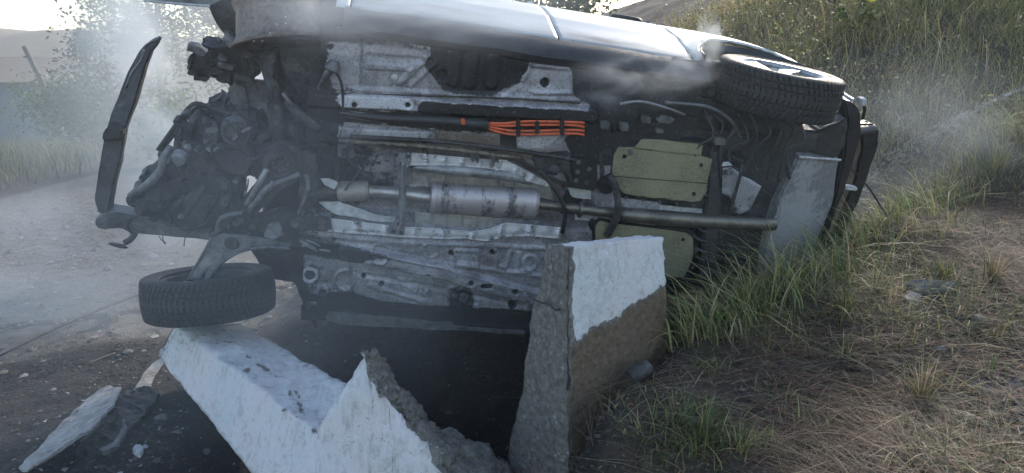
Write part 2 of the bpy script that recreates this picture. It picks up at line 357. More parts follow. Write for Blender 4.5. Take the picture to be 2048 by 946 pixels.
GZ = GZ + np.where(fine_, .007 * wob(GX, GY, 38, 3) + .005 * wob(GX, GY, 70, 14) + .012 * wob(GX, GY, 19, 24) * (GX < .1), 0)
ch = smooth(-.55, .4, sdist(GX, GY, CHAR)); bs_, hs_, rs_ = sdist(GX, GY, BANK), sdist(GX, GY, HILL), sdist(GX, GY, ROAD)
ch = np.maximum(ch * smooth(.25, -.1, bs_), 0)
ch = np.maximum(ch, .75 * smooth(.14, .02, seg_dist(GX, GY, [(-4.6, 4.3), (-3.3, 4.7), (-2.0, 5.3), (-1.2, 5.4)], False)))
soil = np.maximum(smooth(-.12, .05, bs_), np.maximum(smooth(-.3, .3, hs_), smooth(.35, -.35, rs_)))
asph = smooth(-.15, .12, sdist(GX, GY, [(1.02, 1.2), (1.15, 2.42), (1.5, 2.75), (2.0, 2.85), (4, 3.1), (4, 1)])) * .9
gcol = np.stack([ch, soil, asph, np.ones_like(ch)], -1)
fx = (GX[:-1, :-1] + GX[1:, 1:]) / 2; fy = (GY[:-1, :-1] + GY[1:, 1:]) / 2
ditch_m = (seg_dist(fx, fy, DITCH, False) < .75) & (fx > -1.4)
reg = np.where(sdist(fx, fy, BANK) > -.06, 1, np.where(sdist(fx, fy, HILL) > 0, 2, np.where(ditch_m, 3, np.where(sdist(fx, fy, ROAD) > 0, 4, 0))))
idx = np.arange(GX.size).reshape(GX.shape)
quads = np.stack([idx[:-1, :-1], idx[:-1, 1:], idx[1:, 1:], idx[1:, :-1]], -1).reshape(-1, 4)
allv = np.stack([GX, GY, GZ], -1).reshape(-1, 3); allc = gcol.reshape(-1, 4)
for k, nm in enumerate(('ground', 'bank', 'hillside', 'ditch', 'road')):
    q = quads[reg.ravel() == k]; u, inv = np.unique(q, return_inverse=True)
    tag(meshobj(nm, allv[u], inv.reshape(-1, 4), M['ground'], None, True, allc[u]), kind='structure')
# far dry hill beyond the fields
hx = np.linspace(-190, 60, 120); hy = np.linspace(95, 260, 40); HX, HY = np.meshgrid(hx, hy)
prof = 7.6 + .02 * (-HX - 70) - 4.2 * smooth(-82, -52, HX) + .35 * np.sin(HX * .35) + .2 * np.sin(HX * .9 + 1)
HZ = -4 + (prof + 4) * smooth(95, 150, HY) + .25 * wob(HX, HY, .12)
idx = np.arange(HX.size).reshape(HX.shape)
tag(meshobj('far_hill', np.stack([HX, HY, HZ], -1), np.stack([idx[:-1, :-1], idx[:-1, 1:], idx[1:, 1:], idx[1:, :-1]], -1).reshape(-1, 4), M['dry_hill'], None, True), kind='structure')

# ------------------------------------------------------------------ concrete blocks
def rough_block(name, rings, nu, nv, nw, mask, amp_paint, amp_break, label, seed):
    """solid between two quads of outline points: rings = [near outline, far outline] (each 4+ points); surface gridded and roughened.
    mask(s, t) -> (bare, soil, soot, rough weight), s = along rings 0..1, t = around the outline 0..n"""
    A, B = [[Vector(p) for p in r] for r in rings]; n = len(A); verts, cols, faces, key = [], [], [], {}
    def vert(p, c):
        k = tuple(round(x, 5) for x in p)
        if k in key:
            i = key[k]; cols[i] = [max(a, b) for a, b in zip(cols[i], c)]; return i
        key[k] = len(verts); verts.append(p); cols.append(list(c)); return key[k]
    def grid(P, nx, ny, cf):
        ids = [[vert(P(i / nx, j / ny), cf(i / nx, j / ny)) for i in range(nx + 1)] for j in range(ny + 1)]
        for j in range(ny):
            for i in range(nx):
                f = []
                for q in (ids[j][i], ids[j][i + 1], ids[j + 1][i + 1], ids[j + 1][i]):
                    if q not in f: f.append(q)
                if len(f) > 2: faces.append(tuple(f))
    for e in range(n):
        a0, a1, b0, b1 = A[e], A[(e + 1) % n], B[e], B[(e + 1) % n]
        ny = nv[e] if isinstance(nv, (list, tuple)) else nv
        grid(lambda s, t: (a0 * (1 - t) + a1 * t) * (1 - s) + (b0 * (1 - t) + b1 * t) * s, nu, ny, lambda s, t, e=e: mask(s, e + t))
    if n == 4:
        for r, s in ((A, 0), (B, 1)):
            ny = nv[1] if isinstance(nv, (list, tuple)) else nv; nx = nv[0] if isinstance(nv, (list, tuple)) else nv
            grid(lambda x, y: (r[0] * (1 - x) + r[1] * x) * (1 - y) + (r[3] * (1 - x) + r[2] * x) * y, nx, ny, lambda x, y: mask(s, -1 - x - 10 * y))
    else:
        for r, s in ((A, 0), (B, 1)): faces.append(tuple(vert(p, mask(s, 0)) for p in r))
    bm = bmesh.new(); vs = [bm.verts.new(p) for p in verts]
    for f in faces:
        try: bm.faces.new([vs[i] for i in f])
        except ValueError: pass
    if n != 4:
        caps = [f for f in bm.faces if len(f.verts) > 4]; bmesh.ops.triangulate(bm, faces=caps)
    bmesh.ops.recalc_face_normals(bm, faces=bm.faces[:]); bm.normal_update()
    for v, c in zip(vs, cols):
        wgt = c[3]; p = v.co.copy(); nn = v.normal
        d = nvec(p, 6, seed) * .5 + nvec(p, 16, seed + 1) * .3 + nvec(p, 42, seed + 2) * .22 + nvec(p, 90, seed + 4) * .1
        v.co = p + d * (amp_paint * (1 - wgt) + amp_break * wgt) + nn * ((d.x + d.y) * .5 * amp_break * wgt)
    me = bpy.data.meshes.new(name); bm.to_mesh(me); bm.free()
    at = me.color_attributes.new('Col', 'FLOAT_COLOR', 'POINT')
    at.data.foreach_set('color', np.array([c[:3] + [1] for c in cols], dtype=np.float32).ravel())
    me.polygons.foreach_set('use_smooth', np.ones(len(me.polygons), dtype=bool)); me.materials.append(M['whitewashed_concrete'])
    o = link(bpy.data.objects.new(name, me)); return tag(o, label, 'concrete block')
def nz(a, b, k=0): return mnoise.noise(Vector((a * 1.7 + k, b * 1.3, k * 2.1))) * .6 + mnoise.noise(Vector((a * 4.1, b * 3.7 + k, k))) * .4
# standing block: rings run from the broken end (towards the gap) to the end by the grass; outline 0 front top, 1 front bottom, 2 back bottom, 3 back top
fA = [D(1141, 489, 2.75), D(1136, 985, 2.72), D(1010, 960, 2.98), D(1091, 491, 2.96)]
fB = [D(1327, 474, 3.18), D(1352, 800, 3.2), D(1310, 800, 3.36), D(1296, 470, 3.36)]
def m_stand(s, t):
    if t < 0:                                        # the end faces
        q = -1 - t; dn = q % 10 if q % 10 <= 1.001 else 0
        return (1, .1 * s, .1 + .75 * smooth(.3, .8, dn) * (1 - s), 1)
    e = t % 4
    if e <= 1:                                       # face towards the camera: white down to the old soil line
        edge = .40 - .12 * s + .03 * nz(s * 6, 2, 4) + .02 * nz(s * 19, 1, 6)
        if s < 1e-6: return (1, 0, max(0, (e - .45)) * .9, 1)
        return (max(smooth(edge - .06, edge + .045, e), .95 * max(0, 1 - s / .07)), .95 * smooth(edge - .05, edge + .07, e), .25 * max(0, nz(s * 5, e * 4, 2)) + .35 * smooth(.8, 1, s) * (e < .3) * max(0, nz(s * 9, e * 9, 5)), .12 + .8 * max(0, 1 - s / .08))
    if e >= 3: return (0 if s > .02 else 1, 0, .05, .2)
    return (1, .2, .5, .6)
rough_block('concrete_block', [fA, fB], 50, [90, 24, 60, 24], 0, m_stand, .012, .034,
            'whitewashed parapet block standing upright on the right with its broken end facing the pit', 3)
# fallen beam: outline 0 ridge, 1 front foot, 2 back foot, 3 back top
gA = [D(425, 647, 3.72), D(350, 654, 3.66), D(316, 712, 3.70), D(330, 800, 3.95), D(484, 650, 3.9)]
gA[3] = gA[2] + Vector((.2, .2, -.35))
gB = [D(676, 862, 2.62), D(648, 872, 2.55), D(572, 1030, 2.52), D(600, 1060, 2.7), D(712, 778, 2.88)]
gB[3] = gB[2] + Vector((.25, .2, -.3))
def m_beam(s, t):
    e = t % 5; q = nz(s * 9, t * 2.5, 3)
    if e <= 1: return (.3 + .6 * max(0, q), .15 * max(0, nz(s * 5, 1, 7)), .1, .75)
    if e <= 2: return ((.3 if s < .03 else 0) + smooth(.3, 0, e - 1) * max(0, .25 + q * .7), .45 * smooth(.82, 1.02, e - 1 + .1 * q), .12 + .3 * smooth(.4, .0, s) + .25 * max(0, nz(s * 4, t * 3, 9)), .3)
    if e >= 4:
        k = 5 - e
        return (.1 + smooth(.3, 0, k) * max(0, .25 + q * .7), 0, .1 + .42 * smooth(.45, 1.15, k), .35)
    return (.6, .2, .8, .6)
rough_block('concrete_beam', [gA, gB], 90, [6, 34, 12, 26, 26], 0, m_beam, .014, .03,
            'whitewashed parapet beam fallen on its side under the loose front wheel', 5)['category'] = 'concrete beam'
# wall stub with a pointed broken top
front = [D(560, 1010, 2.42), D(622, 905, 2.46), D(645, 846, 2.5), D(700, 762, 2.52), D(738, 706, 2.53), D(752, 745, 2.52), D(772, 775, 2.51), D(797, 812, 2.5),
         D(806, 846, 2.49), D(850, 880, 2.47), D(886, 904, 2.46), D(872, 935, 2.44), D(900, 1010, 2.42)]
back = [D(575, 1010, 2.72), D(640, 905, 2.74), D(660, 850, 2.74), D(715, 768, 2.7), D(742, 712, 2.62), D(768, 724, 2.66), D(800, 775, 2.7), D(826, 815, 2.74),
        D(850, 842, 2.78), D(920, 868, 2.84), D(985, 902, 2.88), D(1030, 940, 2.86), D(1050, 1010, 2.84)]
def subd(P, k):
    R = []
    for i, p in enumerate(P):
        q = P[(i + 1) % len(P)]
        R += [p.lerp(q, j / k) for j in range(k)]
    return R
SK = 12
bm = bmesh.new(); lay = bm.verts.layers.float_color.new('Col'); A, B = subd(front, SK), subd(back, SK); n = len(A); NS = 18; rows = []
for j in range(NS + 1):
    row = []
    for i in range(n):
        v = bm.verts.new(A[i].lerp(B[i], j / NS)); e = i / SK; brk = 1 if 3.9 <= e <= 12 else 0
        if j == 0 and brk: v[lay] = (.5, 0, .02, .7)
        else: v[lay] = (1, .06 * (e > 9), .12 * (e > 10), 1) if brk else (.1, 0, .05, .2)
        row.append(v)
    rows.append(row)
for j in range(NS):
    for i in range(n): bm.faces.new((rows[j][i], rows[j + 1][i], rows[j + 1][(i + 1) % n], rows[j][(i + 1) % n]))
capf = bm.faces.new(rows[0]); bm.faces.new(rows[-1][::-1])
bmesh.ops.triangulate(bm, faces=[capf])
for _ in range(4):
    ed = [e for e in bm.edges if e.calc_length() > .05]
    if ed: bmesh.ops.subdivide_edges(bm, edges=ed, cuts=1); bmesh.ops.triangulate(bm, faces=[f for f in bm.faces if len(f.verts) > 4])
bmesh.ops.recalc_face_normals(bm, faces=bm.faces[:])
fro = set(rows[0])
for v in bm.verts:
    c = v[lay]; wgt = c[3]; p = v.co.copy()
    if v not in fro and abs((p - front[6]).dot(Vector((0, 1, 0)))) < .09 and wgt < .65 and p.y < 2.56: v[lay] = (0, 0, 0, .15); wgt = .15
    v.co = p + (nvec(p, 7, 1) * .5 + nvec(p, 18, 2) * .35 + nvec(p, 50, 3) * .2 + nvec(p, 95, 3) * .1) * (.012 + .06 * wgt)
tag(bmobj('wall_stub', bm, M['whitewashed_concrete'], None, True), 'pointed stub of broken white wall in the foreground beside the fallen beam', 'wall stub')

# ------------------------------------------------------------------ the car on its side
car = thing('overturned_car', 'burnt white car lying on its side with its underbody and wheels towards the camera', 'car')
car.matrix_world = CAR_M
K = lambda n: M[n]
def P(name, px, wd, th, mat, **k): return plate(name, px, wd, th, K(mat), car, **k)
def T(name, pts, r, mat, parent=None, **k): return tube(name, [U(*p) for p in pts], r, K(mat), parent or car, **k)
# body side panels: section (depth from floor, half width) swept along the car
SEC = [(.105, .832), (.12, .842), (.2, .856), (.32, .872), (.40, .886), (.46, .884), (.6, .886), (.75, .872), (.9, .845)]
def flank(u, wd, s):
    for (a, za), (b, zb) in zip(SEC, SEC[1:]):
        if wd <= b or b == .9:
            t = (wd - a) / (b - a); z = za + (zb - za) * max(0, min(1, t)); break
    taper = .16 * max(0, (u - 2.45) / .9) ** 2 + .12 * max(0, (.1 - u) / .8) ** 2
    return Vector((u, wd, s * (z - taper) - .012))
ARCH_U, ARCH_W, ARCH_R = 2.53, .11, .345
def side_panel(name, u0, u1, s, mat, arch=False, belt=.9):
    nu, nw = max(4, int((u1 - u0) / .02)), 40; V, Fc, ids = [], [], {}
    for i in range(nu + 1):
        for j in range(nw + 1):
            u = u0 + (u1 - u0) * i / nu; wd = .105 + (belt - .105) * j / nw
            if arch:
                du, dw = u - ARCH_U, wd - ARCH_W; r = math.hypot(du, dw)
                if ARCH_R - .022 < r < ARCH_R + .012: u, wd = ARCH_U + du * ARCH_R / r, max(.105, ARCH_W + dw * ARCH_R / r)
                elif r < ARCH_R - .01: continue
            ids[i, j] = len(V); p = flank(u, wd, s)
            if arch:                                            # flared lip round the wheel opening
                rr = math.hypot(u - ARCH_U, wd - ARCH_W); p.z += s * .022 * max(0, 1 - abs(rr - ARCH_R) / .07)
            V.append(p)
    for i in range(nu):
        for j in range(nw):
            q = [ids.get(k) for k in ((i, j), (i + 1, j), (i + 1, j + 1), (i, j + 1))]
            if None not in q: Fc.append(q)
            elif sum(x is None for x in q) == 1: Fc.append([x for x in q if x is not None])
    o = meshobj(name, V, Fc, K(mat), car, True); m = o.modifiers.new('thick', 'SOLIDIFY'); m.thickness = .012; m.offset = -s; return o
def door(name, u0, u1, s, mat):
    d = side_panel(name, u0, u1, s, mat)
    ug = [u0 + .05, u1 - .05]; f = []
    for u, wd, z in ((u0 + .04, .91, .835), (u1 - .04, .91, .835), (u1 - .1, 1.26, .655), (u0 + .16, 1.26, .655)): f.append(Vector((u, wd, s * z - .012)))
    g = slab('window', f, [p - Vector((0, .004, s * .006)) for p in f], K('glass_black'), d, bev=0)
    h = [Vector((u1 - .25 + x, .78 + y, s * (.868 + z) - .012)) for x, y, z in ((0, 0, -.005), (.02, .012, .008), (.16, .012, .008), (.18, 0, -.005))]
    tube('handle', h, .011, K('black_plastic'), d, 8); return d
for s in (1, -1):
    mt = 'white_paint' if s == 1 else 'scorched_paint'
    door('front_door', .43, 1.418, s, mt); door('rear_door', 1.428, 2.13, s, mt)
    side_panel('quarter_panel', 2.14, 2.96, s, mt if s == 1 else 'tyre_rubber', True)  # lower panel coloured rubber black so low sun leaves it dark
    if s == 1: side_panel('fender', .36, .42, s, 'scorched_paint')
    # pillars and roof rail
    bm = bmesh.new()
    bm_tube(bm, [(-.05, .93, s * .78), (.35, 1.08, s * .72), (.75, 1.3, s * .63), (1.5, 1.4, s * .58), (2.4, 1.38, s * .56), (2.95, 1.2, s * .6), (3.25, .9, s * .7)], .035, 8)
    for u in (1.42, 2.16): bm_tube(bm, [(u, .9, s * .82), (u + .02, 1.36, s * .6)], .03, 8)
    bmobj('roof_rail', bm, K('scorched_paint'), car, True)
    # sill cladding: black plastic profile along the floor edge
    sec = [(.03, .72), (-.015, .745), (-.02, .775), (.01, .806), (.06, .828), (.105, .838), (.115, .80), (.09, .74)]
    V, Fc = [], []; US = np.linspace(.40 if s == 1 else .33, 2.2, 60)
    for u in US:
        for wd, z in sec:
            o_ = .006 * mnoise.noise(Vector((u * 5, wd * 9, s))); V.append(Vector((u, wd + o_, s * (z + (.035 if s == -1 else 0)) - .012 + o_)))
    k = len(sec)
    for i in range(len(US) - 1):
        for j in range(k): Fc.append((i * k + j, i * k + (j + 1) % k, (i + 1) * k + (j + 1) % k, (i + 1) * k + j))
    autosmooth(meshobj('sill_cladding', V, Fc, K('black_plastic' if s == -1 else 'scorched_sill') if 'scorched_sill' in M else K('black_plastic'), car, True), 30)
V = []; Fc = []
for i in range(33):
    a = math.pi * i / 32
    for j, z in enumerate((.875, .84, .7, .55)): rr_ = ARCH_R - .004 - (.012 if j else 0); V.append((ARCH_U + rr_ * math.cos(a), ARCH_W + rr_ * math.sin(a), z - .012))
for i in range(32):
    for j in range(3): Fc.append((i * 4 + j, i * 4 + j + 1, i * 4 + j + 5, i * 4 + j + 4))
o = meshobj('arch_liner', V, Fc, K('black_plastic'), car, True); m = o.modifiers.new('t', 'SOLIDIFY'); m.thickness = .006
# roof, tailgate, firewall and cabin floor behind the underbody keep the shell closed
rf = [Vector(p) for p in ((.75, 1.33, .6), (1.5, 1.44, .56), (2.4, 1.42, .54), (2.95, 1.22, .56), (2.95, 1.22, -.58), (2.4, 1.42, -.56), (1.5, 1.44, -.58), (.75, 1.33, -.62))]
bm = bmesh.new(); vs = [bm.verts.new(p) for p in rf]
for a, b in ((0, 7), (1, 6), (2, 5)): bm.faces.new((vs[a], vs[a + 1], vs[b - 1], vs[b]))
o = bmobj('roof', bm, K('scorched_paint'), car); m = o.modifiers.new('thick', 'SOLIDIFY'); m.thickness = .02
P_ = lambda nm, pts, mat: slab(nm, [Vector(p) for p in pts], [Vector(p) + Vector((.02, .01, 0)) for p in pts], K(mat), car, bev=.004)
P_('windscreen', [(-.02, .95, .74), (.72, 1.33, .6), (.72, 1.33, -.62), (-.02, .95, -.76)], 'glass_black')
P_('tailgate', [(3.28, .35, .7), (3.3, .85, .7), (2.98, 1.2, .58), (2.98, 1.2, -.6), (3.3, .85, -.72), (3.28, .35, -.72)], 'scorched_paint')
P_('firewall', [(.42, .02, .68), (.3, .95, .7), (.3, .95, -.72), (.42, .02, -.7)], 'charred_metal')

# floor pan: pressed sheet with rails, beads, tunnel, holes and burnt coating, in car coordinates
nu, nz = 330, 268
uu, zz = np.meshgrid(np.linspace(.27, 2.15, nu), np.linspace(-.80, .745, nz))
loc = np.stack([uu, np.zeros_like(uu), zz], -1).reshape(-1, 3)
wm = np.array(CAR_M); wp = loc @ wm[:3, :3].T + wm[:3, 3]
fwd = wp[:, 1] * math.cos(PITCH) - (wp[:, 2] - CZ) * math.sin(PITCH); upv = wp[:, 1] * math.sin(PITCH) + (wp[:, 2] - CZ) * math.cos(PITCH)
X = (1024 + F * wp[:, 0] / fwd).reshape(uu.shape); Y = (473 - F * upv / fwd).reshape(uu.shape)   # where the photo shows each spot of the sheet
E_ = np.zeros_like(X); SO = np.zeros_like(X); RU = np.zeros_like(X); BR = np.zeros_like(X)
def line(pts, hw, soft): return smooth(hw + soft, hw, seg_dist(X, Y, pts, False))
def area(pts, soft): return smooth(-soft / 2, soft / 2, sdist(X, Y, pts))
def spot(x, y, r, soft=2.5): return smooth(r + soft, r, np.hypot(X - x, Y - y))
TUN = [(560, 292), (800, 300), (1030, 322), (1120, 372), (1180, 390), (1180, 452), (1110, 452), (1010, 440), (960, 462), (800, 448), (560, 425)]
E_ -= .11 * area(TUN, 26)
for pts, hw, soft, h in [
    ([(600, 196), (790, 203), (920, 214), (1180, 228)], 11, 7, .035),          # upper side member
    ([(690, 505), (790, 522), (880, 541), (960, 566), (1080, 596)], 11, 6, .032),   # lower diagonal member
    ([(600, 480), (720, 494), (850, 522), (1080, 552)], 2, 4, .012), ([(640, 470), (800, 486), (1000, 492), (1120, 500)], 2, 4, .01),
    ([(660, 176), (860, 186), (1000, 192), (1160, 200)], 2.5, 3, .014), ([(735, 112), (860, 122)], 3, 4, -.01), ([(735, 132), (820, 137)], 4, 4, .012),
    ([(800, 165), (850, 118)], 4, 4, .014), ([(822, 170), (868, 128)], 3, 4, .012), ([(910, 110), (905, 160)], 9, 7, .014), ([(945, 112), (940, 165)], 9, 7, .014), ([(985, 116), (982, 165)], 9, 7, .014),
    ([(1065, 130), (1140, 138), (1146, 186), (1070, 186)], 2, 3, .012),
    ([(675, 262), (740, 268), (860, 272)], 9, 6, .018), ([(700, 285), (840, 296)], 4, 5, .012),
    ([(915, 500), (955, 503), (956, 530), (918, 526)], 2, 3, .011), ([(990, 500), (995, 532), (1012, 534), (1022, 502)], 2.5, 3, .012), ([(1038, 506), (1035, 540), (1060, 542)], 2.5, 3, .011),
    ([(907, 505), (908, 535), (912, 545)], 2, 3, .012), ([(925, 595), (930, 610), (955, 612)], 3, 3, .01), ([(1050, 585), (1060, 600), (1052, 620)], 3, 3, .01),
    ([(740, 570), (800, 592), (860, 606)], 3, 4, .012), ([(800, 562), (830, 580)], 4, 4, .01), ([(842, 584), (848, 590), (855, 582)], 2, 2, .01),
    ([(770, 585), (840, 607)], 2, 3, -.01), ([(700, 545), (860, 574), (1040, 610)], 2, 4, -.008),
    ([(725, 78), (722, 170)], 1.5, 2, -.016), ([(702, 536), (706, 600)], 1.8, 2, -.018)]: E_ += h * line(pts, hw, soft)
for x, y, r in [(925, 590, 13), (905, 585, 11), (1060, 525, 14), (760, 505, 18), (860, 500, 16), (690, 560, 20)]: E_ += .01 * (spot(x, y, r, 4) - spot(x, y, r - 5, 4))
E_ += .02 * (spot(620, 547, 17, 4)) + .014 * spot(645, 583, 10, 4)
for x, y, r in [(620, 547, 8), (645, 583, 5), (792, 537, 3), (855, 549, 3), (763, 568, 4), (728, 553, 3), (903, 506, 4), (985, 505, 4), (941, 562, 4), (1030, 579, 4), (1026, 609, 8), (709, 206, 4), (815, 207, 4), (661, 94, 4), (1090, 166, 8), (885, 150, 9), (668, 478, 3), (706, 452, 3)]:
    h = spot(x, y, r, 2); E_ -= .025 * h; SO += 1.2 * h  # shallow dents; the dark inside each hole is painted through the soot mask
for x in (965, 972, 979): h = spot(x, 568, 3.5, 2); E_ -= .02 * h; SO += h
rs = np.random.default_rng(3)
cn = np.array([mnoise.noise(Vector((x * 9, z * 9, 2))) * .6 + mnoise.noise(Vector((x * 25, z * 25, 5))) * .3 for x, z in zip(uu.ravel(), zz.ravel())]).reshape(uu.shape)
E_ += .007 * cn
# bright metal, coating, rust
BR += .55 * area([(625, 80), (722, 88), (720, 168), (655, 165), (630, 130)], 8) * .4 + .85 * line([(655, 197), (790, 203), (815, 205)], 9, 4) + .35 * area([(728, 92), (850, 102), (840, 115), (726, 108)], 5)
BR += .5 * line([(1045, 158), (1056, 138)], 3, 3) + .5 * line([(1005, 190), (1042, 170)], 2.5, 3) + .9 * spot(1093, 167, 4) + .4 * area([(1065, 138), (1140, 143), (1142, 184), (1040, 186)], 8)
BR += .45 * spot(620, 547, 15, 3) * (1 - spot(620, 547, 8, 2)) + .3 * line([(700, 508), (800, 524), (900, 545), (960, 563)], 4, 3) + .5 * line([(720, 545), (820, 575)], 2, 8) * .4
BR += .35 * area([(1030, 222), (1135, 232), (1130, 250), (1030, 245)], 5) + .6 * area([(1035, 272), (1120, 272), (1100, 290), (1060, 298), (1035, 292)], 5) + .5 * line([(730, 262), (850, 268)], 3, 5) + .25 * line([(640, 238), (700, 242)], 4, 3)
BR += .45 * area([(640, 300), (678, 290), (688, 318), (640, 318)], 4) + .3 * area([(690, 330), (790, 330), (790, 360), (720, 360)], 8)
SO += .95 * area([(868, 88), (1055, 112), (1058, 138), (1040, 164), (1008, 178), (985, 190), (890, 182), (852, 132)], 16)
SO += .75 * area([(640, 214), (900, 226), (1180, 240), (1180, 262), (1000, 262), (960, 268), (880, 262), (640, 238)], 10) * .8 + .85 * area([(1140, 60), (1460, 100), (1460, 330), (1150, 330), (1130, 280), (1180, 210), (1146, 190)], 14)
SO += .7 * line([(850, 214), (1160, 232)], 12, 6) + .6 * area([(590, 60), (650, 60), (655, 170), (690, 215), (660, 330), (590, 330)], 24)
SO += .7 * area([(590, 470), (700, 492), (790, 510), (700, 520), (600, 505)], 12) + .9 * area([(640, 588), (700, 586), (760, 602), (860, 612), (1070, 622), (1070, 700), (600, 700), (600, 600)], 10)
SO += .55 * area([(720, 280), (830, 288), (960, 300), (900, 310), (760, 302)], 8) + .45 * line([(650, 60), (1150, 118)], 12, 14) + .5 * spot(922, 598, 20, 14) + .8 * area([(1000, 262), (1032, 268), (1034, 296), (1000, 290)], 6)
SO += .35 * area([(560, 300), (800, 320), (800, 430), (560, 420)], 30) + .35 * smooth(780, 600, X)
BR += .8 * np.clip(1 - np.abs(SO - .5) / .1, 0, 1) * (cn > .12) * (X > 640) * (Y < 330)
SO -= .9 * np.clip(BR, 0, 1) * .4
RU += .9 * area([(868, 262), (990, 274), (1035, 298), (1135, 298), (1130, 330), (1040, 320), (960, 304), (870, 290)], 10)
BR = np.clip(BR, 0, 1); wv_ = -E_ + .002
keep = ~((X < 606) & (Y > 480)) & ~((Y > 560) & (X < 606 + (Y - 560) * .55)) & ~((X < 640) & (Y < 140))
vid = np.arange(uu.size).reshape(uu.shape)
q = np.stack([vid[:-1, :-1], vid[:-1, 1:], vid[1:, 1:], vid[1:, :-1]], -1)
kq = keep[:-1, :-1] & keep[1:, 1:] & keep[:-1, 1:] & keep[1:, :-1]; q = q[kq]
u_, inv = np.unique(q, return_inverse=True)
fv = np.stack([uu, wv_, zz], -1).reshape(-1, 3)[u_]
fc = np.stack([np.clip(SO, 0, 1.3), np.clip(RU, 0, 1), BR, np.ones_like(BR)], -1).reshape(-1, 4)[u_]
fo = meshobj('floor_pan', fv, inv.reshape(-1, 4), M['floor_pan'], car, True, fc)
for (x, y, r, mt) in [(789, 155, .016, 'ash_white')]: lathe('plug', [(r * .6, -.006), (r, -.003), (r, .004)], U(x, y, -.002), (0, 1, 0), K(mt), fo, 14)
# heat shields along the tunnel
def foil(name, top, bot, wd, mat='embossed_foil', wav=.006):
    """corrugated foil strip between two outlines of the same length"""
    def res_(pl, n):
        p = np.array(pl, float); d = np.r_[0, np.cumsum(np.hypot(*np.diff(p, axis=0).T))]; t = np.linspace(0, d[-1], n)
        return np.stack([np.interp(t, d, p[:, 0]), np.interp(t, d, p[:, 1])], -1)
    n = 90; A_, B_ = res_(top, n), res_(bot, n); V, Fc = [], []
    for i in range(n):
        for j in range(9):
            p = A_[i] * (1 - j / 8) + B_[i] * j / 8; rib = .014 * max(0, math.cos(i * 2 * math.pi / 11)) ** 10
            q_ = U(p[0], p[1], wd - .004 * math.sin(math.pi * j / 8) - rib * (.6 + .4 * (j < 6)) - (.006 if j in (0, 8) else 0) + .004 * mnoise.noise(Vector((p[0] * .05, p[1] * .05, 3)))); V.append(q_)
    for i in range(n - 1):
        for j in range(8): Fc.append((i * 9 + j, (i + 1) * 9 + j, (i + 1) * 9 + j + 1, i * 9 + j + 1))
    o = meshobj(name, V, Fc, K(mat), car, True); m = o.modifiers.new('t', 'SOLIDIFY'); m.thickness = .003; return o
foil('heat_shield', [(815, 304), (900, 312), (960, 317), (1012, 320), (1048, 338), (1092, 362), (1104, 370)], [(818, 331), (900, 331), (975, 337), (1020, 347), (1046, 360), (1075, 368), (1096, 374)], -.012)
foil('heat_shield', [(655, 436), (800, 453), (870, 456), (945, 462), (978, 458), (1012, 445), (1060, 449), (1126, 455)], [(655, 463), (800, 474), (880, 478), (930, 477), (972, 483), (1010, 474), (1060, 472), (1120, 478)], -.012)
foil('tunnel_liner', [(818, 336), (900, 340), (1000, 352), (1100, 372)], [(818, 376), (900, 372), (1000, 376), (1108, 402)], .075, 'liner_steel')
foil('tunnel_liner', [(830, 424), (900, 428), (1000, 436), (1075, 442)], [(830, 452), (900, 456), (960, 462), (1075, 452)], .05, 'liner_steel')
P('torn_shield', [(636, 404), (676, 402), (700, 412), (745, 428), (792, 436), (790, 446), (730, 442), (670, 428)], .01, .004, 'ash_white', bev=.001, rough=.012, cuts=2, seed=4)
T('tunnel_lip', [(826, 334, .0), (880, 338, -.01), (960, 345, -.012), (1020, 352, -.01), (1062, 366, 0)], [.01, .028, .03, .03, .012], 'grey_steel')
rd = random.Random(4)
for k in range(22):
    x = rd.uniform(690, 1010); y = 284 + (x - 690) * .075 + rd.uniform(-4, 4); h = rd.uniform(6, 26)
    P('burnt_drip', [(x - rd.uniform(3, 9), y), (x + rd.uniform(3, 9), y + 1), (x + rd.uniform(1, 5), y + h * .6), (x + rd.uniform(-2, 2), y + h), (x - rd.uniform(1, 5), y + h * .5)], -.045, .03, 'charred_metal', bev=.002, rough=.007, cuts=1, seed=k)
# exhaust
def oval(name, a, b, r, mat, flat=.75, bead=True):
    ax_ = (b - a).normalized(); L = (b - a).length
    pr = [(r * .3, -.006), (r * .92, -.002), (r, .012), (r * 1.03, .016), (r * 1.03, .022), (r, .026)] + [(r * (1 + .008 * math.sin(t * 9)), .026 + (L - .052) * t / 12) for t in range(1, 12)]
    pr += [(r, L - .026), (r * 1.03, L - .022), (r * 1.03, L - .016), (r, L - .012), (r * .92, L + .002), (r * .3, L + .006)]
    o = lathe(name, pr, a, ax_, K(mat), car, 36)
    for v in o.data.vertices: v.co.y = a.y + (v.co.y - a.y) * flat + (b.y - a.y) * 0
    return o
sooty('muffler_steel', (.4, .365, .375), (.04, .038, .042), .43, .52, 3.2, .5, .42, (.27, .23, .23), 40, .3, (3.6, 1, .9))
oval('muffler', U(862, 396, .02), U(1073, 408, .02), .083, 'muffler_steel', .8)
oval('catalytic_converter', U(676, 383, .04), U(736, 381, .04), .052, 'old_brass_bright' if 'old_brass_bright' in M else 'stainless', 1)
T('exhaust_pipe', [(600, 392, .06), (640, 386, .05), (678, 383, .04)], .03, 'charred_metal'); T('exhaust_pipe', [(734, 382, .04), (800, 387, .04), (864, 395, .02)], .032, 'stainless', sm=6)
T('exhaust_pipe', [(1072, 408, .02), (1120, 413, .0), (1180, 420, -.02), (1250, 429, -.03)], .027, 'tail_pipe_steel', sm=6)
T('exhaust_pipe', [(1238, 428, -.03), (1330, 436, -.03), (1430, 443, -.02), (1548, 449, .0)], [.04, .042, .04, .037], 'tail_pipe_steel', seg=16)
